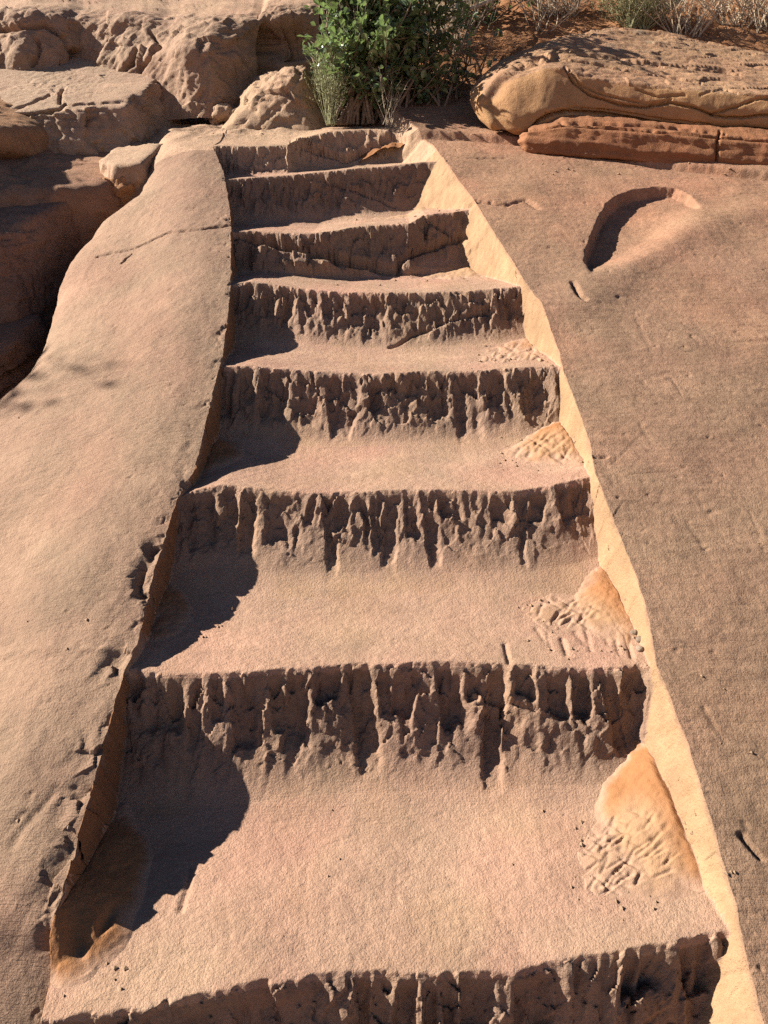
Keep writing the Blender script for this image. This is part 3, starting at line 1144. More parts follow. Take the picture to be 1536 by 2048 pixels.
# lowest tread, right corner: orange bank, trodden patch in front of it
T, a = cone((1306, 1500), 1, .062, .17, .9, .006, 1.9)
poly = [(1150, 1700), (1190, 1640), (1260, 1600), (1320, 1640), (1360, 1720), (1400, 1800), (1330, 1830), (1240, 1800), (1175, 1800)]
T = patch(T, poly, .006, 40)
T = T + np.where(T > 0, prints(T, [(1150, 1700), (1200, 1650), (1290, 1640), (1350, 1700), (1330, 1770), (1260, 1770), (1190, 1805), (1155, 1760)], 78, 5, .0055), 0)
w = soft_in(poly) * .8
sand('orange sand banked in the right corner of the lowest wide step, stamped with shoe prints', None, C_SAND, mixcol(w), T)
# lowest tread, left side: orange sand under the left wall
T, a = cone((262, 1500), 1, .040, .14, .6, .006, 2.2)
T2, a2 = cone((125, 1865), 1, .060, .17, .70, .004, 1.2)
T2 = np.where(T2 > -.5, T2, -1)
T = np.maximum(T, T2)
T = patch(T, [(95, 1830), (130, 1815), (185, 1850), (250, 1800), (262, 1815), (225, 1900), (190, 1985), (120, 2030), (85, 2010), (80, 1900)], .022, 45)
for (cx, cy, rx_, ry_, dd, an) in ((163, 1890, 20, 40, .016, .1), (216, 1856, 8, 30, .010, -.5)):
    gx = PXX - cx; gy = PYY - cy
    u = gx * math.cos(an) - gy * math.sin(an); v_ = gx * math.sin(an) + gy * math.cos(an)
    e = (u / rx_) ** 2 + (v_ / ry_) ** 2
    T = np.where(T > 0.004, np.maximum(.003, T - dd * np.exp(-e)), T)
sand('orange sand heaped along the left wall of the lowest wide step, scooped by a heel', None, C_SAND, None, T)
# second tread up
T, a = cone((1192, 1095), 2, .055, .17, .9, .005, 1.9)
poly = [(1040, 1220), (1100, 1185), (1180, 1190), (1250, 1240), (1290, 1310), (1240, 1300), (1180, 1265), (1090, 1262)]
T = patch(T, poly, .006, 30)
T = T + np.where(T > 0, prints(T, [(1045, 1220), (1110, 1195), (1190, 1220), (1185, 1250), (1090, 1255)], 34, 6, .006), 0)
sand('orange sand bank below the right end of the second riser from the bottom', None, C_SAND, mixcol(soft_in(poly, 28) * .75), T)
T, a = cone((352, 1115), 2, .04, .14, .8, .006, 2.0)
sand('shaded sand in the left corner under the second riser from the bottom', None, C_SAND, None, T)
# third tread
T, a = cone((1110, 825), 3, .050, .19, 1.1, .005, 1.5)
poly = [(980, 905), (1060, 880), (1120, 870), (1165, 915), (1180, 945), (1100, 925), (1040, 920)]
T = patch(T, poly, .006, 25)
T = T + np.where(T > 0, prints(T, [(985, 905), (1080, 885), (1130, 890), (1140, 925), (1050, 920)], 30, 7, .006), 0)
sand('orange sand fan below the right end of the third riser, trodden at its foot', None, C_SAND, mixcol(soft_in(poly, 22) * .7), T)
T, a = cone((425, 870), 3, .03, .13, .8, .005, 1.4)
sand('shaded sand in the left corner under the third riser from the bottom', None, C_SAND, None, T)
# fourth
T, a = cone((1052, 672), 4, .025, .16, 1.5, .005, 1.1)
poly = [(930, 715), (1000, 700), (1070, 690), (1105, 728), (1040, 730), (970, 728)]
T = patch(T, poly, .006, 18)
T = T + np.where(T > 0, prints(T, poly, 34, 8, .006), 0)
sand('thin orange sand at the right end of the fourth tread beside the pale cut wall', None, C_SAND, mixcol(soft_in(poly, 22) * .7), T)
# fifth
T, a = cone((935, 530), 5, .030, .17, 1.4, .008, 1.0)
sand('lumpy yellow sand under the cracked corner block of the fifth riser', None, C_SANDY, None, T)
# sixth
T, a = cone((850, 412), 6, .02, .16, 2.0, .007, 1.0)
sand('small apron of yellow sand at the right end of the sixth tread', None, C_SANDY, None, T)

# ------------------------------------------------------------------ rocks
def ico_dirs(sub):
    import bmesh
    bm = bmesh.new()
    bmesh.ops.create_icosphere(bm, subdivisions=sub, radius=1.0)
    V = np.array([v.co[:] for v in bm.verts]); Fq = np.array([[v.index for v in f.verts] for f in bm.faces])
    bm.free()
    return V, Fq


ICO = {}


def poly_rock(name, center, planes, sub=6, k=60, amp=.02, strata=.0, seed=0, color=C_LEDGE, parent=None, sdir=(0, -.2, 1), sfreq=18, fine=.004, varn=.4, scale=.25, cracks=(), fac=.03, fsc=.16, calm=()):
    """rock bounded by half-spaces: planes = [(normal, distance from centre)], rounded, weathered and layered"""
    if sub not in ICO:
        ICO[sub] = ico_dirs(sub)
    D, Fq = ICO[sub]
    c = np.array(center, float)
    r = np.full(len(D), 0.0)
    acc = np.zeros(len(D)); best = np.full(len(D), 1e9); act = np.zeros(len(D), int); pi = -1
    for n, dist in planes:
        n = np.array(n, float); n = n / np.linalg.norm(n)
        nd = D @ n
        ri = np.where(nd > 1e-3, dist / np.maximum(nd, 1e-3), 1e3)
        ri = np.minimum(ri, 1e3); pi += 1
        act = np.where(ri < best, pi, act); best = np.minimum(best, ri)
        acc += np.exp(-k * np.minimum(ri, 40))
    r = -np.log(acc + 1e-300) / k
    Pt = c + D * r[:, None]
    a = amp * fbm3(Pt, scale, 4, seed) + amp * .5 * fbm3(Pt, scale * .4, 4, seed + 5, ridged=True)
    sd = np.array(sdir, float); sd /= np.linalg.norm(sd)
    lay = (Pt @ sd) + .03 * fbm3(Pt, .3, 2, seed + 9)
    st = np.zeros(len(D))
    if strata > 0:
        q = noise2(lay * sfreq, lay * 0 + seed, seed + 3) + .6 * noise2(lay * sfreq * 2.7, lay * 0 + seed, seed + 4)
        st = strata * q
    a = a + fac * facet3(Pt + .15 * fsc * noise3(Pt / fsc)[:, None], fsc, seed + 13) + .35 * fac * facet3(Pt, fsc * .35, seed + 14)
    for ci in calm:
        a = np.where(act == ci, a * .18, a); st = np.where(act == ci, st * .3, st)
    a = a + st + fine * fbm3(Pt, .03, 3, seed + 21)
    if cracks:
        cx_, cy_ = project(Pt)
        jj = 4 * noise2(cx_ / 14, cy_ / 14, seed)
        for pts_, w_, dep in cracks:
            dd, _ = seg_dist(cx_ + jj, cy_ + jj * .5, pts_)
            a = a - np.where(D[:, 1] < .6, dep * np.exp(-(dd / w_) ** 2), 0)
    Pt = Pt + D * a[:, None]
    band = .5 + .5 * np.clip(noise2(lay * 14, lay * 0 + 3, seed + 31) * 1.6, -1, 1)
    colr_ = .76 * np.array(color)[None] * (0.92 + .16 * band[:, None] * np.array((1, .95, .9)))
    o = mesh_obj(name, Pt, Fq, ROCK, parent, np.clip(colr_, 0, 1), {'varn': np.full(len(Pt), varn), 'stri': np.full(len(Pt), .3)}, loc=None if parent is not None else c)
    return o


def box_planes(hx, hy, hz, tilt=(0, 0, 0), extra=()):
    R = Matrix.Rotation(tilt[2], 3, 'Z') @ Matrix.Rotation(tilt[1], 3, 'Y') @ Matrix.Rotation(tilt[0], 3, 'X')
    out = []
    for v, d in (((1, 0, 0), hx), ((-1, 0, 0), hx), ((0, 1, 0), hy), ((0, -1, 0), hy), ((0, 0, 1), hz), ((0, 0, -1), hz)):
        out.append((tuple(R @ Vector(v)), d))
    for n, d in extra:
        out.append((tuple(R @ Vector(n)), d))
    return out


def slope_z(y):
    return PM * y - PC


# --- the big layered boulder at right: swept cross-section
def lofted(name, stations, nu, nv, fn, mat, parent=None, closed_end=True, **kw):
    """stations: list of (t, [(a,b)...]) profiles with equal point counts; returns displaced grid"""
    ts = np.array([s[0] for s in stations])
    prof = np.array([s[1] for s in stations], float)          # (m, n, 3)
    tt = np.linspace(ts[0], ts[-1], nu)
    n = prof.shape[1]
    # chord-length parameter, same for every station
    L = np.linalg.norm(np.diff(prof, axis=1), axis=2).mean(0)
    s = np.concatenate([[0], np.cumsum(L)]); s /= s[-1]
    sv = np.linspace(0, 1, nv)
    G = np.zeros((nu, nv, 3))
    tmp = np.zeros((len(ts), nv, 3))
    for i in range(len(ts)):
        for c in range(3):
            tmp[i, :, c] = np.interp(sv, s, prof[i, :, c])
    for c in range(3):
        for j in range(nv):
            G[:, j, c] = np.interp(tt, ts, tmp[:, j, c])
    # soften
    for _ in range(kw.get('soft', 3)):
        G[1:-1] = .25 * G[:-2] + .5 * G[1:-1] + .25 * G[2:]
        G[:, 1:-1] = .25 * G[:, :-2] + .5 * G[:, 1:-1] + .25 * G[:, 2:]
    return G


def grid_obj(name, G, mat, parent=None, col=None, att=None, flip=False, loc=None):
    nu, nv = G.shape[:2]
    Fq = grid_faces(nu, nv)
    if flip:
        Fq = Fq[:, ::-1]
    return mesh_obj(name, G.reshape(-1, 3), Fq, mat, parent, col.reshape(-1, 3), {k: v.ravel() for k, v in att.items()}, loc=loc)


def prof(pts):
    """pts: (px, row, Y) -> world points"""
    return [tuple(at(*p)) for p in pts]


boulder_base = at(1250, 300, 3.8)
boulder = empty('layered_boulder', boulder_base)
tag(boulder, 'long layered sandstone boulder with a smooth overhanging front, lying on the slope at right', 'boulder')
# cross-sections from left end to right: under edge, belly, front, rim, top front, top back, back foot
S_UP = [
    (0.00, prof([(1010, 262, 3.86), (985, 258, 3.86), (958, 240, 3.88), (942, 205, 3.92), (940, 182, 3.98), (955, 160, 4.08), (968, 150, 4.2), (975, 190, 4.4)])),
    (0.06, prof([(1030, 272, 3.82), (1000, 266, 3.80), (985, 245, 3.80), (968, 205, 3.83), (965, 165, 3.90), (985, 132, 4.05), (1005, 118, 4.25), (1010, 190, 4.6)])),
    (0.13, prof([(1060, 275, 3.80), (1035, 262, 3.76), (1020, 235, 3.76), (1015, 195, 3.78), (1020, 150, 3.82), (1040, 118, 3.98), (1060, 96, 4.25), (1060, 190, 4.8)])),
    (0.24, prof([(1110, 268, 3.84), (1090, 250, 3.76), (1085, 220, 3.74), (1085, 175, 3.76), (1088, 130, 3.78), (1110, 104, 4.00), (1120, 72, 4.35), (1120, 190, 5.0)])),
    (0.42, prof([(1215, 262, 3.86), (1205, 240, 3.79), (1200, 218, 3.76), (1200, 190, 3.75), (1200, 158, 3.76), (1215, 115, 4.02), (1225, 52, 4.55), (1220, 190, 5.2)])),
    (0.60, prof([(1320, 275, 3.84), (1312, 255, 3.77), (1310, 235, 3.73), (1310, 205, 3.72), (1310, 172, 3.73), (1320, 130, 4.00), (1330, 62, 4.6), (1330, 190, 5.3)])),
    (0.80, prof([(1440, 285, 3.80), (1440, 265, 3.72), (1440, 245, 3.68), (1440, 215, 3.67), (1440, 183, 3.68), (1440, 150, 3.95), (1440, 90, 4.5), (1440, 190, 5.3)])),
    (1.00, prof([(1560, 290, 3.76), (1560, 270, 3.68), (1560, 250, 3.64), (1560, 220, 3.62), (1560, 190, 3.63), (1560, 165, 3.9), (1560, 110, 4.4), (1560, 190, 5.3)])),
    (1.60, prof([(1900, 300, 3.70), (1900, 282, 3.62), (1900, 262, 3.58), (1900, 235, 3.57), (1900, 205, 3.58), (1900, 175, 3.85), (1900, 125, 4.3), (1900, 190, 5.2)])),
    (1.75, prof([(1960, 300, 3.8), (1965, 285, 3.75), (1970, 265, 3.72), (1970, 240, 3.72), (1970, 215, 3.75), (1965, 195, 3.9), (1960, 170, 4.3), (1960, 200, 5.0)])),
]
G = lofted('x', S_UP, 560, 300, None, ROCK, soft=9)
n = grid_normals(G)
gx, gy = project(G)
nz_up = np.clip(n[..., 2] if n[10:-10, 140:220, 2].mean() > 0 else -n[..., 2], -1, 1)
if n[10:-10, 80:125, 1].mean() > 0:
    n = -n
top = sstep(.25, .6, n[..., 2])
lay = G[..., 2] + .12 * G[..., 0] - .25 * (G[..., 1] - 3.7) * top + .02 * fbm2(G[..., 0], G[..., 1], .3, 3, 5)
rough = fbm2(G[..., 0] * .45, G[..., 1] + G[..., 2], .06, 5, 301, .62)
slat = fbm2(G[..., 0] * .18, lay, .022, 3, 305)
nose_ = sstep(.02, .12, np.linspace(0, 1, 560))[:, None]
disp = top * nose_ * (.010 * rough + .013 * slat + .009 * facet2(G[..., 0] * .4, G[..., 1] + G[..., 2], .09, 365)) + (1 - top) * (.004 * fbm2(G[..., 0], G[..., 2], .08, 4, 307) + .02 * fbm2(G[..., 0], G[..., 2], .5, 2, 309))
G = G + n * disp[..., None]
gx, gy = project(G)


def gcrack(G, n, gx, gy, pts, w, dep, sc=4.0, jit=5):
    j = jit * fbm2(gx, gy, 30, 3, 311)
    d_, _ = seg_dist(gx + j, gy + j * .6, pts)
    return G - n * (dep * np.exp(-(d_ / w) ** 2))[..., None]


fl = (n[..., 1] < -.2)[..., None]
G0 = G.copy()
for pts, w, dep in (([(1130, 135), (1148, 165), (1180, 190), (1240, 210), (1290, 215), (1340, 205), (1390, 215), (1430, 232), (1480, 235), (1560, 228)], 1.9, .035),
                    ([(1140, 140), (1160, 168), (1195, 186), (1250, 200), (1300, 209), (1345, 199)], 1.5, .016),
                    ([(1420, 230), (1470, 215), (1510, 200), (1550, 195)], 1.5, .022), ([(1400, 190), (1440, 178), (1475, 186)], 1.3, .014),
                    ([(1060, 260), (1085, 235), (1130, 222), (1200, 226), (1300, 245), (1400, 258), (1560, 262)], 2.6, .06),
                    ([(1090, 225), (1150, 214), (1230, 222), (1330, 240), (1420, 250)], 1.5, .020),
                    ([(1010, 130), (1060, 112), (1130, 118), (1250, 140), (1400, 165)], 1.5, .016), ([(1100, 98), (1200, 112), (1330, 130), (1480, 150)], 1.4, .014),
                    ([(1275, 180), (1320, 195), (1370, 190)], 1.5, .014)):
    G = gcrack(G, n, gx, gy, pts, w, dep)
# spall edge on the rounded left nose
de, _ = seg_dist(gx, gy, [(1110, 110), (1090, 118), (1055, 130), (1030, 140), (1000, 160), (978, 190), (970, 208), (985, 235), (1000, 268)])
leftn = gx < np.interp(gy, [110, 130, 140, 160, 190, 208, 235, 268], [1100, 1055, 1030, 1000, 978, 970, 985, 1000])
stp = .014 * np.clip((np.interp(gy, [110, 118, 130, 140, 160, 190, 208, 235, 268], [1110, 1090, 1055, 1030, 1000, 978, 970, 985, 1000]) - gx) / 7, -1, 1) * np.exp(-(de / 18) ** 2)
G = G + n * stp[..., None]
cu = np.where(top[..., None] > .5, np.array((.40, .255, .165)), np.array((.46, .265, .135)))
tp = sstep(.3, .7, top)[..., None]
cu = np.array((.36, .205, .10)) * (1 - tp) + np.array((.315, .185, .108)) * tp
bands = fbm2(G[..., 0] * .1, G[..., 2] + .12 * G[..., 0], .05, 3, 315)
cu = cu * (1 + .10 * bands[..., None])
lich = (sstep(.15, .4, fbm2(G[..., 0], G[..., 1], .12, 4, 317)) * top * np.exp(-((gx - 1270) / 90) ** 2 - ((gy - 78) / 25) ** 2))[..., None]
cu = cu * (1 - .7 * lich) + np.array((.23, .20, .15)) * .7 * lich
flip = False
nn = grid_normals(G)
if nn[260, 110, 1] > 0:
    flip = True
up = grid_obj('upper_block', G, ROCK, boulder, np.clip(cu, 0, 1), {'varn': .15 + .15 * top, 'stri': .2 + .5 * top}, flip)
S_LO = [
    (0.00, prof([(1050, 302, 3.80), (1042, 296, 3.76), (1036, 284, 3.75), (1038, 272, 3.77), (1046, 260, 3.84), (1056, 258, 4.0)])),
    (0.05, prof([(1060, 308, 3.78), (1052, 303, 3.71), (1050, 285, 3.69), (1053, 262, 3.70), (1062, 245, 3.80), (1070, 245, 4.1)])),
    (0.16, prof([(1130, 315, 3.76), (1122, 308, 3.66), (1120, 285, 3.65), (1122, 248, 3.66), (1130, 230, 3.78), (1130, 235, 4.2)])),
    (0.35, prof([(1240, 325, 3.72), (1235, 318, 3.62), (1235, 290, 3.61), (1236, 250, 3.63), (1240, 234, 3.75), (1240, 240, 4.2)])),
    (0.60, prof([(1370, 337, 3.67), (1368, 330, 3.57), (1368, 300, 3.56), (1368, 265, 3.58), (1370, 250, 3.70), (1370, 255, 4.2)])),
    (1.00, prof([(1570, 350, 3.60), (1568, 341, 3.51), (1568, 310, 3.50), (1568, 278, 3.52), (1570, 262, 3.64), (1570, 265, 4.2)])),
    (1.70, prof([(1930, 375, 3.52), (1928, 368, 3.43), (1928, 335, 3.42), (1928, 300, 3.44), (1930, 282, 3.56), (1930, 285, 4.1)])),
]
G = lofted('x', S_LO, 360, 120, None, ROCK, soft=3)
n = grid_normals(G)
if n[100, 50, 1] > 0:
    n = -n
lay = G[..., 2] + .10 * G[..., 0]
G = G + n * (.016 * fbm2(G[..., 0] * .12, lay, .035, 4, 321) + .006 * fbm2(G[..., 0], G[..., 2], .06, 4, 323))[..., None]
gx, gy = project(G)
for pts, w, dep in (([(1440, 262), (1436, 290), (1432, 345)], 2.2, .03), ([(1040, 262), (1130, 250), (1300, 262), (1560, 285)], 2.0, .02), ([(1120, 245), (1300, 252), (1450, 268)], 1.8, .02)):
    G = gcrack(G, n, gx, gy, pts, w, dep, jit=3)
bands = fbm2(G[..., 0] * .08, G[..., 2] + .10 * G[..., 0], .03, 3, 325)
cl = np.array((.25, .112, .054)) * (1 + .18 * bands[..., None])
nn = grid_normals(G)
lo = grid_obj('lower_block', G, ROCK, boulder, np.clip(cl, 0, 1), {'varn': np.full(G.shape[:2], .35), 'stri': np.full(G.shape[:2], .3)}, nn[200, 60, 1] > 0)
lo['label'] = 'redder thin-bedded lower block'

# --- the ledge across the back, left of the bush
tsx = np.linspace(0, 1, 420)
NV = 230
pxs = np.linspace(-420, 640, 420)
rimrow = np.interp(pxs, [-420, 0, 40, 75, 150, 200, 300, 330, 440, 500, 518, 530, 640], [70, 60, 52, 48, 50, 58, 64, 70, 66, 62, 68, 44, 38])
rimrow = rimrow - 26 + 5 * fbm2(pxs, pxs * 0, 60, 3, 331)
G = np.zeros((420, NV, 3))
vv = np.linspace(0, 1, NV)
Yf = np.interp(pxs, [-420, 0, 300, 460, 525, 640], [4.75, 4.72, 4.66, 4.58, 4.62, 4.72])
Yr = Yf + np.interp(pxs, [-420, 0, 200, 350, 480, 520, 640], [.22, .20, .20, .30, .16, .10, .10])
fo = np.interp(pxs, [-420, -200, -60, 0, 60, 130, 150, 162, 290, 400, 440, 520, 530, 560, 640], [-.05, .10, .0, .08, .12, .05, -.08, -.04, .12, .28, .26, .0, -.08, .02, .05])
fo = fo + .02 * fbm2(pxs, pxs * 0, 40, 3, 333)
for i, px in enumerate(pxs):
    foot = at(px, 232, Yf[i]); foot.z -= .05; foot.y -= .7 * fo[i]
    r_ = at(px, rimrow[i], Yr[i]); r_.y -= .3 * fo[i]
    far1 = Vector((r_.x * 1.3, 6.6, r_.z + (6.6 - r_.y) * .44)); far2 = Vector((r_.x * 2.4, 14.0, r_.z + (14.0 - r_.y) * .46))
    und_ = Vector((r_.x * .99, .55 * (foot.y + .7 * fo[i]) + .45 * (r_.y + .3 * fo[i]) - fo[i] - .02, .45 * foot.z + .55 * r_.z))
    fpts = np.array([foot, und_, .25 * und_ + .75 * r_ + Vector((0, -.03, .02)), r_, r_ + Vector((0, .12, .06)), far1, far2])
    sp_ = [0, .30, .52, .60, .66, .92, 1]
    for c in range(3):
        G[i, :, c] = np.interp(vv, sp_, fpts[:, c])
for _ in range(4):
    G[:, 1:-1] = .25 * G[:, :-2] + .5 * G[:, 1:-1] + .25 * G[:, 2:]
n = grid_normals(G)
if n[200, 40, 1] > 0:
    n = -n
front = 1 - sstep(.56, .70, vv)[None, :] * np.ones((420, 1))
A2 = G[..., 1] * .4 + G[..., 2]
big = fbm2(G[..., 0], A2 * .8, .5, 3, 341)
blk = fbm2(G[..., 0] + .25 * A2, A2 - .3 * G[..., 0], .32, 4, 343, ridged=True)
fa = fbm2(G[..., 0], A2, .09, 5, 345, .6)
dg = fbm2((G[..., 0] + A2) * .5, (A2 - G[..., 0]) * 1.6, .10, 4, 347, .6)
topn = .014 * fbm2(G[..., 0] * .3, G[..., 1], .10, 4, 349) + .02 * np.round(3 * fbm2(G[..., 0] * .4, G[..., 1], .35, 3, 350)) / 3 + .04 * fbm2(G[..., 0], G[..., 1], .7, 3, 351)
fct = facet2(G[..., 0] + .3 * A2, A2 * .8 - .25 * G[..., 0], .40, 361); fct2 = facet2(G[..., 0], A2, .09, 363)
disp = front * (.04 * big + .030 * fct + .010 * fct2 + .010 * fa + .014 * dg) + (1 - front) * topn
G = G + n * disp[..., None]
gx, gy = project(G)
for pts, w, dep in (([(528, 60), (526, 110), (527, 150), (524, 200), (515, 235)], 6, .12), ([(150, 100), (148, 140), (148, 185)], 5, .10), ([(0, 60), (60, 52), (90, 50), (130, 75), (140, 100)], 4, .05),
                    ([(270, 100), (262, 130), (235, 155)], 4, .05), ([(70, 75), (80, 95), (65, 130)], 4, .04), ([(300, 64), (320, 90), (280, 140), (260, 190)], 3, .03)):
    G = gcrack(G, n, gx, gy, pts, w, dep, jit=7)
# hollow right of the crack
e = ((gx - 578) / 55) ** 2 + ((gy - 82) / 34) ** 2
G = G - n * (.13 * np.exp(-e ** 2) * front)[..., None]
tm = (1 - front)[..., None]
cl = np.array((.30, .196, .132)) * (1 - tm) + np.array((.35, .225, .148)) * tm
cl = cl * (1 + .12 * fbm2(G[..., 0], A2, .22, 4, 353)[..., None])
nn = grid_normals(G)
led = grid_obj('rock_ledge', G, ROCK, None, np.clip(cl, 0, 1), {'varn': .25 + .35 * front, 'stri': .5 * (1 - front)}, nn[200, 60, 1] > 0, loc=at(300, 230, 4.66))
tag(led, 'massive rounded sandstone ledge with vertical cracks behind the top of the steps', 'rock ledge')

# rock knob between ledge and bush
c = at(585, 225, 4.45)
o = poly_rock('knobby_rock', c, [((-.55, -.45, .7), .20), ((.75, -.55, .45), .20), ((0, -1, .15), .24), ((.2, .1, 1), .20), ((-1, .1, .25), .30), ((1, .2, .2), .34), ((0, 1, 0), .4), ((0, 0, -1), .3)],
              6, 22, .05, .008, 401, (.44, .29, .19), scale=.3, fine=.006)
tag(o, 'pointed sandstone knob with one sunlit and one shaded side, left of the green bush', 'rock')
c = at(450, 232, 4.35)
o = poly_rock('rock_lump', at(450, 228, 4.42), box_planes(.065, .06, .045, (.1, .1, .2)), 5, 30, .02, .004, 405, (.46, .31, .21), scale=.15)
tag(o, 'small rounded rock lump on the smooth floor at the foot of the ledge', 'rock')

# --- cracked flat slab, left
c = at(150, 258, 4.6)
cr_a = [([(124, 178), (121, 192), (118, 205)], 3.0, .05), ([(132, 210), (118, 220), (60, 230), (20, 236)], 2.6, .05), ([(130, 211), (190, 208), (250, 204)], 2.0, .025), ([(150, 238), (100, 235), (30, 236)], 2.0, .02),
        ([(100, 190), (40, 215), (0, 228)], 2.0, .03)]
o = poly_rock('cracked_slab', c, [((0, -.58, 1), .235), ((.15, -1, .25), .47), ((1, -.45, .25), .54), ((-1, 0, 0), 1.6), ((0, 1, 0), .62), ((0, 0, -1), .35), ((.75, -.75, .55), .56), ((.5, .2, 1), .43)],
              7, 70, .016, .014, 411, (.45, .305, .21), scale=.3, fine=.006, cracks=cr_a, fac=.045, fsc=.17, calm=(0,))
tag(o, 'flat-topped pale slab with branching cracks, below the ledge at upper left', 'rock slab')

# --- perched block, split in two
pb = empty('perched_block', at(268, 410, 3.90))
tag(pb, 'two-tier block perched at the gully edge beside the top of the left slope', 'rock')
tilt = (math.radians(24), math.radians(-4), math.radians(-6))
poly_rock('top_tier', at(264, 335, 3.92), box_planes(.128, .17, .060, tilt, [((-.8, -.8, .5), .14)]), 5, 110, .006, .003, 421, (.46, .31, .21), pb, fac=.014, fsc=.08, calm=(4,), scale=.12, fine=.003, varn=.15)
lt = poly_rock('bottom_tier', at(262, 388, 3.90), box_planes(.115, .13, .080, (math.radians(8), math.radians(-6), math.radians(-10)), [((.6, -.8, -.5), .10), ((-.7, -.7, -.3), .11)]), 5, 110, .008, .006, 423, (.46, .245, .12), pb, fac=.022, fsc=.07, scale=.10, fine=.005, varn=.2, sfreq=40)  # orange bounce light is painted into this tier's colour
lt['label'] = 'broken lower tier, warm bounce light put into its colour'

# --- gully rocks
o = poly_rock('gully_boulder', at(40, 415, 3.80), [((.05, -.42, 1), .16), ((.15, -1, .1), .34), ((.9, -.4, .2), .44), ((-1, 0, 0), 1.4), ((0, 1, .2), .5), ((0, -.3, -1), .24), ((.5, -.9, -.35), .33), ((.4, -.4, 1), .28)],
              6, 30, .03, .020, 431, (.37, .21, .13), scale=.4, sdir=(.35, -.2, 1), sfreq=14, varn=.4, fac=.022)
tag(o, 'large dark banded boulder in shade filling the gully at left', 'boulder')
o = poly_rock('pitted_rock', at(-10, 545, 3.25), [((0, -.4, 1), .17), ((.1, -1, .1), .19), ((1, -.2, .1), .17), ((-1, 0, 0), .7), ((0, 1, 0), .4), ((0, 0, -1), .5), ((.7, -.6, .5), .18)],
              6, 26, .025, .010, 433, (.33, .19, .125), scale=.2, fine=.014, varn=.9, fac=.01)
tag(o, 'dark pitted rock low in the shaded gully at the left margin', 'rock')
o = poly_rock('overhanging_boulder', at(-70, 275, 4.0), [((.3, -.35, 1), .14), ((.3, -1, -.15), .26), ((1, -.3, .05), .33), ((-1, 0, 0), 1.2), ((0, 1, 0), .42), ((.2, -.2, -1), .18), ((.8, -.4, .8), .28)],
              6, 34, .02, .012, 435, (.42, .23, .12), scale=.3, sdir=(.1, .2, 1), sfreq=16, fac=.012)
tag(o, 'brown rounded boulder overhanging the gully at the left margin below the cracked slab', 'boulder')
o = poly_rock('gully_ledge', at(-90, 735, 2.75), [((0, -.35, 1), .04), ((.2, -1, .1), .3), ((1, -.2, .3), .14), ((-1, 0, 0), .9), ((0, 1, 0), .4), ((0, 0, -1), .5)],
              6, 26, .03, .02, 437, (.30, .17, .11), scale=.25, sfreq=26, fac=.02)
tag(o, 'dark layered ledge at the bottom of the shaded gully', 'rock ledge')
# the bank that closes the gully on the left and shades it
o = poly_rock('gully_bank', (-3.05, 2.75, slope_z(2.75) - .1), [((1, -.10, .25), .82), ((-1, 0, 0), 1.5), ((0, 1, 0), 1.15), ((0, -1, .1), 1.15), ((0, -.53, .848), .40), ((0, 0, -1), 2.0)],
              6, 14, .10, .03, 439, (.40, .25, .16), scale=.7, sfreq=7)
tag(o, 'tall sandstone bank left of the gully, throwing it into shade', 'rock')

# ------------------------------------------------------------------ soil bank behind the boulder, wide ground
gx_ = np.concatenate([np.linspace(-.75, 3.2, 330), np.linspace(3.25, 9, 40)]); gy_ = np.concatenate([np.linspace(3.95, 6.6, 260), np.linspace(6.65, 14, 60)])
XX, YY = np.meshgrid(gx_, gy_)
zz = .73 + .86 * (YY - 4.12) - .20 * np.maximum(0, YY - 5.5) + .12 * sstep(0.3, 1.6, XX)
zz = np.where(YY < 4.12, .73 + .55 * (YY - 4.12), zz) - .22 * sstep(.1, -.5, XX) * 1.0
cl_ = fbm2(XX, YY, .10, 5, 501, .62); cl2 = fbm2(XX, YY, .05, 4, 503, ridged=True)
zz = zz + .05 * fbm2(XX, YY, .5, 3, 505) + .045 * np.maximum(0, cl_) + .016 * cl2
Gs = np.stack([XX, YY, zz], -1)
o = mesh_obj('soil_bank', Gs.reshape(-1, 3), grid_faces(*XX.shape), SOIL)
tag(o, 'rough reddish soil bank rising behind the boulder and the bushes', None, None, 'structure')

def soil_hit(px, row):
    a, dy, dz = ray(px, row)
    for Yd in np.linspace(4.2, 9.0, 400):
        k_ = Yd / dy
        ix_ = int(np.argmin(np.abs(gx_ - a * k_))); iy_ = int(np.argmin(np.abs(gy_ - Yd)))
        if Gs[iy_, ix_, 2] >= dz * k_:
            return Vector((float(a * k_), float(Yd), float(Gs[iy_, ix_, 2])))
    return at(px, row, 5.0)


gg = np.concatenate([-np.geomspace(900, 6, 40), np.linspace(-5, 12, 60), np.geomspace(13, 900, 40)])
XX, YY = np.meshgrid(gg, gg)
prof_z = np.interp(YY, [-900, -14, -4, 0, 5, 9, 30, 60, 900], [-5.5, -5.2, -3.6, -2.35, .35, 2.0, 8, 12, 16])
zz = prof_z + .25 * fbm2(XX, YY, 3.0, 4, 511) * (np.hypot(XX, YY - 3) > 4) + 2.0 * fbm2(XX, YY, 40, 3, 513) * sstep(15, 60, np.hypot(XX, YY))
colg = np.broadcast_to(np.array((.31, .19, .12)), XX.shape + (3,)).reshape(-1, 3)
o = mesh_obj('ground', np.stack([XX, YY, zz], -1).reshape(-1, 3), grid_faces(*XX.shape), ROCK, None, colg, {'varn': np.full(XX.size, .4), 'stri': np.full(XX.size, .2)})
tag(o, None, None, None, 'structure')

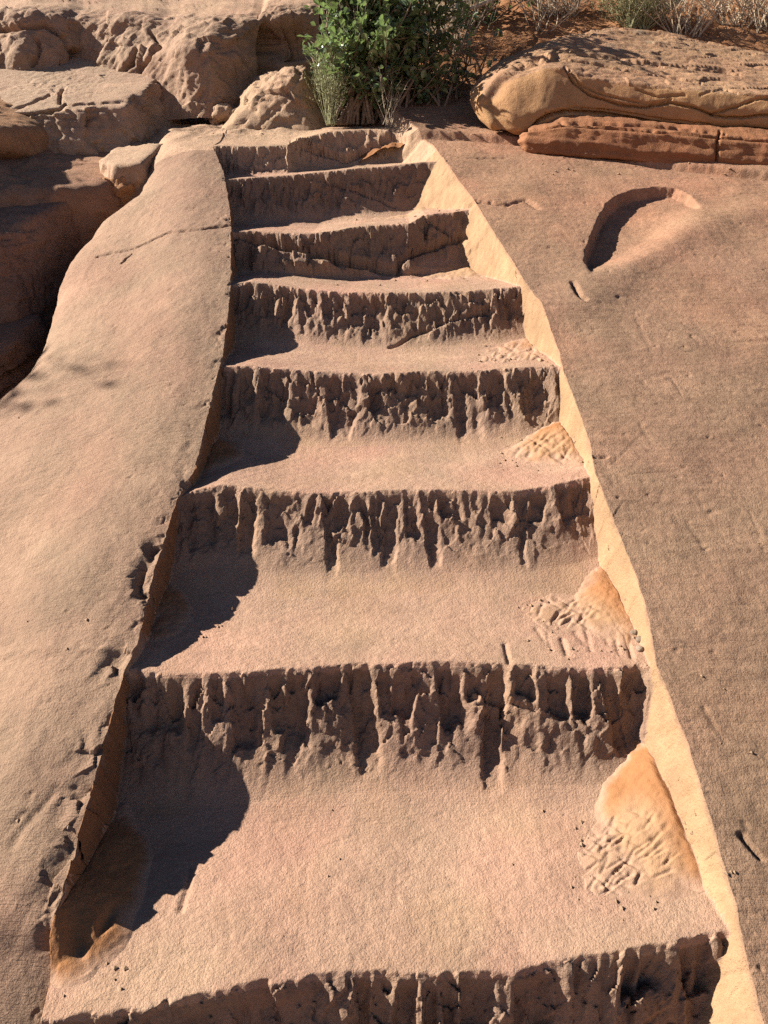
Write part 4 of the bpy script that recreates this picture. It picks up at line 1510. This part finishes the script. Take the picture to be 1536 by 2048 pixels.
# ------------------------------------------------------------------ plants
def leaf_mesh(L, Wd, name='leaf', fold=.18):
    V = [(0, 0, 0), (-.36 * Wd, .30 * L, fold * Wd * .6), (.36 * Wd, .30 * L, fold * Wd * .6), (0, .34 * L, 0), (-.5 * Wd, .60 * L, fold * Wd), (.5 * Wd, .60 * L, fold * Wd), (0, .66 * L, -.02 * L),
         (-.26 * Wd, .86 * L, fold * Wd * .5), (.26 * Wd, .86 * L, fold * Wd * .5), (0, L, -.05 * L)]
    Fq = [(0, 3, 1), (0, 2, 3), (1, 3, 6, 4), (3, 2, 5, 6), (4, 6, 9, 7), (6, 5, 8, 9)]
    return V, Fq


def leaf_matrix(p, d, rr, size):
    """leaf growing along d with a random roll, face turned mostly up"""
    d = d.normalized()
    side = d.cross(Vector((0, 0, 1)))
    if side.length < .05:
        side = Vector((1, 0, 0))
    side.normalize()
    nrm = side.cross(d)
    a = rr.uniform(-.9, .9)
    side2 = math.cos(a) * side + math.sin(a) * nrm
    nrm2 = side2.cross(d)
    M = Matrix((side2, d, nrm2)).transposed().to_4x4()
    return Matrix.Translation(p) @ M @ Matrix.Scale(size, 4)


def bush(name, label, base, spread, height, nstems, leaves_per, mat, seed, lean=(0, 0), group=None, leaf_L=.034, parts=300, clip=None, low=.45, foot=.10):
    rr = random.Random(seed)
    root = empty(name, base)
    tag(root, label, 'bush', group)
    lm = leaf_mesh(leaf_L, leaf_L * .72)
    me = bpy.data.meshes.new('leaf')
    me.from_pydata([Vector(v) for v in lm[0]], [], lm[1])
    me.materials.append(mat)
    spots = []
    for s in range(nstems):
        an = rr.uniform(0, 2 * math.pi); ra = math.sqrt(rr.random())
        tip = base + Vector((lean[0] + spread[0] * ra * math.cos(an), lean[1] + spread[1] * ra * math.sin(an), height * rr.uniform(low, 1.0) * (1 - .35 * ra * ra)))
        b0 = base + Vector((rr.uniform(-foot, foot), rr.uniform(-.08, .08), -.04))
        mid = b0.lerp(tip, .45) + Vector((rr.uniform(-.07, .07), rr.uniform(-.07, .07), .10))
        pts = []
        for i in range(8):
            t = i / 7
            pts.append(b0 * (1 - t) ** 2 + mid * 2 * t * (1 - t) + tip * t * t)
        ac = Acc()
        ac.add(*tube(pts, [.009 * (1 - .75 * i / 7) for i in range(8)], 5))
        for q in range(7):
            t = rr.uniform(.25, 1.0)
            i = min(6, int(t * 7)); p0 = pts[i].lerp(pts[i + 1], t * 7 - i)
            dr = Vector((rr.gauss(0, 1), rr.gauss(0, 1), rr.gauss(.45, .7))).normalized()
            Lb = rr.uniform(.10, .26)
            tw = [p0 + dr * Lb * u + Vector((0, 0, .05 * u * u)) for u in (0, .5, 1)]
            ac.add(*tube(tw, [.0035, .0025, .0012], 4))
            for l_ in range(leaves_per):
                u = rr.uniform(.15, 1.05)
                pp = p0 + dr * Lb * u + Vector((rr.gauss(0, .014), rr.gauss(0, .014), .05 * u * u + rr.gauss(0, .014)))
                dd = (dr * .5 + Vector((rr.gauss(0, .8), rr.gauss(0, .8), rr.gauss(.15, .6))))
                if dd.length < .05: continue
                spots.append((pp, dd, rr.uniform(.6, 1.2)))
        ac.build('branch', BARK, root)
    if clip is not None:
        spots = [s for s in spots if clip(s[0])]
    # the leaves that show largest: nearest the viewer and in view
    inv = []
    for i, (p, d, sz) in enumerate(spots):
        q = np.array(p)
        x_, y_ = project(q)
        inv.append((0 if (y_ > -10 and 0 < x_ < 1536) else 1, p.y - .3 * sz, i))
    inv.sort()
    chosen = set(i for _, _, i in inv[:parts])
    ac = Acc()
    for i, (p, d, sz) in enumerate(spots):
        M = leaf_matrix(p, d, rr, sz)
        if i in chosen:
            o = bpy.data.objects.new('leaf', me)
            COL.objects.link(o)
            o.parent = root
            o.matrix_local = Matrix.Translation(-base) @ M
        else:
            ac.add([M @ Vector(v) for v in lm[0]], lm[1])
    if ac.V:
        o = ac.build('leaves', mat, root, smooth=False)
        o['kind'] = 'stuff'
    return root


def wispy(name, label, cat, base, spread, height, n, mat, seed, curl=.3, rad=.0018, fork=3, group=None, up=1.0, tufts=0):
    rr = random.Random(seed)
    root = empty(name, base)
    tag(root, label, cat, group)
    ac = Acc(); af = Acc()
    for s in range(n):
        an = rr.uniform(0, 2 * math.pi); ra = math.sqrt(rr.random())
        d = Vector((spread[0] * ra * math.cos(an), spread[1] * ra * math.sin(an), height * rr.uniform(.5, 1.0) * up))
        b0 = base + Vector((rr.uniform(-.25, .25) * spread[0], rr.uniform(-.25, .25) * spread[1], -.03))
        pts = []
        w1 = Vector((rr.gauss(0, 1), rr.gauss(0, 1), rr.gauss(0, .4))) * curl * height * .3
        for i in range(6):
            t = i / 5
            pts.append(b0 + d * t + w1 * t * (1 - t) + Vector((0, 0, .0)))
        ac.add(*tube(pts, [rad * (1 - .7 * i / 5) for i in range(6)], 3))
        for q in range(fork):
            t = rr.uniform(.35, .95); p0 = b0 + d * t + w1 * t * (1 - t)
            dd = (d.normalized() + Vector((rr.gauss(0, .6), rr.gauss(0, .6), rr.gauss(0, .35)))).normalized() * height * rr.uniform(.1, .3)
            ac.add(*tube([p0, p0 + dd * .5 + Vector((rr.gauss(0, .01), rr.gauss(0, .01), 0)), p0 + dd], [rad * .6, rad * .45, rad * .2], 3))
            for l_ in range(tufts):
                u = rr.uniform(.2, 1); pp = p0 + dd * u
                e = Vector((rr.gauss(0, 1), rr.gauss(0, 1), rr.gauss(.5, 1))).normalized() * rr.uniform(.008, .018)
                sd_ = e.cross(Vector((rr.gauss(0, 1), rr.gauss(0, 1), rr.gauss(0, 1)))).normalized() * .0022
                af.add([pp - sd_, pp + sd_, pp + e], [(0, 1, 2)])
    ac.build('stems', mat, root, smooth=False)['kind'] = 'stuff'
    if af.V:
        af.build('leaves', SAGE, root, smooth=False)['kind'] = 'stuff'
    return root


b1 = at(735, 236, 4.22)
bush('green_bush', 'leafy bright green bush at the head of the steps, sunlit from the left', b1, (.36, .30), 1.2, 92, 14, LEAF, 21, (.08, .10), leaf_L=.042, low=.12, foot=.20)
b2 = at(905, 120, 4.95)
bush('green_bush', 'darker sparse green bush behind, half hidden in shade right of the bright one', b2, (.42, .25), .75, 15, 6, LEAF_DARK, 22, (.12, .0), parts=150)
b3 = at(925, 185, 4.30)
bush('green_sprig', 'small green sprig poking out at the left end of the layered boulder', b3, (.07, .06), .20, 4, 2, LEAF, 23, parts=60)
b4 = at(1060, 22, 5.4)
bush('green_sprig', 'little green sprig on the soil bank above the boulder', b4, (.12, .08), .2, 4, 2, LEAF, 24, parts=60)
wispy('sage_shrub', 'grey-green wispy shrub leaning out of the left side of the bright bush', 'shrub', at(662, 236, 4.12), (.10, .10), .34, 60, SAGE, 31, .35, .0016, 4, tufts=5)
wispy('dry_shrub', 'bare tan stems standing at the foot of the bright bush', 'shrub', at(775, 236, 4.0), (.10, .08), .28, 12, DRY, 32, .3, .0018, 3)
wispy('dry_shrub', 'tangle of dead brown twigs between the two green bushes', 'shrub', at(885, 130, 4.72), (.30, .15), .60, 130, DRY, 33, .5, .0016, 4)
wispy('sage_shrub', 'low olive shrub on the soil bank above the middle of the boulder', 'shrub', soil_hit(1275, 52), (.30, .12), .30, 150, SAGE, 34, .5, .0022, 5, tufts=6)
wispy('dry_shrub', 'grey twiggy dry shrub along the upper margin above the soil bank', 'shrub', soil_hit(1120, 30), (.34, .15), .30, 80, DRY, 35, .6, .0026, 4)
for i, (px, row, lab) in enumerate(((1372, 68, 'bleached dead twigs hanging over the soil above the boulder, leftmost clump'), (1468, 50, 'bleached dead twigs on the soil bank, clump near the upper right corner'), (1085, 62, 'few thin straw-coloured twigs on the dark soil left of the olive shrub'), (1535, 60, 'dark dead branches at the right margin of the soil bank'))):
    wispy('dead_twigs', lab, 'twigs', soil_hit(px, row), (.30, .14), .36, 30 if i != 2 else 12, DRY, 41 + i, .8, .0040, 5, 'dead twigs on the soil bank')
wispy('dry_grass', 'small tuft of dry grass on top of the ledge at the upper edge', 'grass tuft', at(250, 8, 6.1), (.22, .1), .12, 60, SAGE, 51, .5, .0015, 1)

# a thin juniper outside the frame on the left: its bough throws the soft dapple on the left slope
jb = Vector((-5.35, 2.95, 1.55))
jt = bush('juniper_tree', 'slender juniper beyond the left margin whose bough dapples the left slope', jb, (.42, .34), 1.1, 16, 7, LEAF_DARK, 61, (.1, 0), leaf_L=.05, parts=0)
jt['category'] = 'tree'
ac = Acc(); ac.add(*tube([jb + Vector((-.15, .1, -3.2)), jb + Vector((-.08, .0, -1.6)), jb + Vector((.03, -.02, -.6)), jb + Vector((0, 0, .15))], [.11, .085, .06, .03], 8))
ac.build('trunk', BARK, jt)

# fallen stick across the bushes
p0 = at(868, 42, 4.6); p1 = at(950, 14, 4.7); p2 = at(1010, -12, 4.8)
ac = Acc(); ac.add(*tube([p0, p0.lerp(p1, .5) + Vector((0, 0, .01)), p1, p2], [.006, .009, .011, .012], 6))
o = ac.build('dead_branch', DRY)
tag(o, 'pale bare branch slanting up across the shaded bush', 'branch')

bush('green_sprig', 'low leafy green growth on the shaded soil between the bright bush and the boulder', at(860, 215, 4.25), (.12, .08), .22, 9, 4, LEAF, 25, leaf_L=.036, low=.2, parts=100)

# ------------------------------------------------------------------ grit and pebbles
def grit():
    rr = random.Random(77)
    ac = Acc()
    Pf = P.reshape(-1, 3)
    zones_ = [((95, 1820, 255, 2000), 18), ((1140, 1640, 1400, 1840), 40), ((1040, 1180, 1290, 1310), 40), ((980, 870, 1170, 950), 30), ((930, 690, 1110, 735), 24), ((700, 410, 930, 440), 16), ((480, 540, 950, 566), 16),
              ((300, 1190, 480, 1270), 20), ((420, 860, 520, 930), 14), ((300, 1600, 1300, 1900), 8), ((1380, 700, 1536, 1900), 10), ((20, 800, 230, 1950), 8), ((380, 220, 640, 285), 24), ((1040, 320, 1530, 350), 30)]
    for (a, b, c_, d_), n in zones_:
        for _ in range(n):
            px, py = rr.uniform(a, c_), rr.uniform(b, d_)
            m = (np.abs(PXX - px) < 12) & (np.abs(PYY - py) < 12)
            idx = np.flatnonzero(m.ravel())
            if len(idx) == 0:
                continue
            p = Vector(Pf[idx[rr.randrange(len(idx))]])
            r = rr.uniform(.0014, .0042) * (1 + .25 * p.y)
            base_ = [(1, 0, 0), (-1, 0, 0), (0, 1, 0), (0, -1, 0), (0, 0, 1), (0, 0, -1)]
            q = [p + Vector((v[0] * r * rr.uniform(.6, 1.3), v[1] * r * rr.uniform(.6, 1.3), v[2] * r * rr.uniform(.4, .9) + r * .3)) for v in base_]
            ac.add(q, [(0, 2, 4), (2, 1, 4), (1, 3, 4), (3, 0, 4), (2, 0, 5), (1, 2, 5), (3, 1, 5), (0, 3, 5)])
    o = mesh_obj('grit', ac.V, ac.F, ROCK, None, np.broadcast_to(np.array((.30, .20, .13)), (len(ac.V), 3)), {'varn': np.full(len(ac.V), .5), 'stri': np.zeros(len(ac.V))}, smooth=False)
    tag(o, 'loose grit and stone chips scattered on the steps and slabs', None, None, 'stuff')


grit()
def pebble(px, py, size, label, col, seed, k=None):
    d = (PXX - px) ** 2 + (PYY - py) ** 2
    p = P.reshape(-1, 3)[np.argmin(d)]
    rr = random.Random(seed)
    c = Vector(p) + Vector((0, 0, size * .35))
    o = poly_rock('pebble', c, box_planes(size * rr.uniform(.6, 1), size * rr.uniform(.6, 1), size * rr.uniform(.45, .7), (rr.uniform(-.4, .4), rr.uniform(-.4, .4), rr.uniform(0, 3)), [((1, 1, 1), size * .7), ((-1, .5, 1), size * .75)]),
                  2, 500, size * .1, 0, seed, col, fine=size * .05, scale=size * 2, varn=.5, fac=0)
    tag(o, label, 'pebble', 'pebbles lying on the steps')
    return o


pebble(1266, 1268, .010, 'pebble by the right wall of the second tread, uppermost of the row', (.26, .19, .14), 1)
pebble(1277, 1281, .009, 'pebble by the right wall of the second tread, middle of the row', (.22, .17, .13), 2)
pebble(1279, 1299, .010, 'pale pebble by the right wall of the second tread, lowest of the row', (.36, .28, .21), 3)
pebble(1236, 1252, .009, 'tan pebble half sunk in the sand above the row of pebbles', (.36, .25, .16), 4)
pebble(136, 1864, .006, 'pale grey pebble in the sand at lower left beside the heel scoop', (.38, .35, .32), 5)
pebble(241, 1838, .007, 'greenish pebble at the edge of the sand at lower left', (.42, .42, .34), 6)
pebble(1320, 1608, .005, 'dark crumb on the orange bank of the lowest wide step', (.16, .11, .09), 7)
pebble(1296, 1658, .005, 'dark crumb above the shoe prints in the sand', (.16, .11, .09), 8)
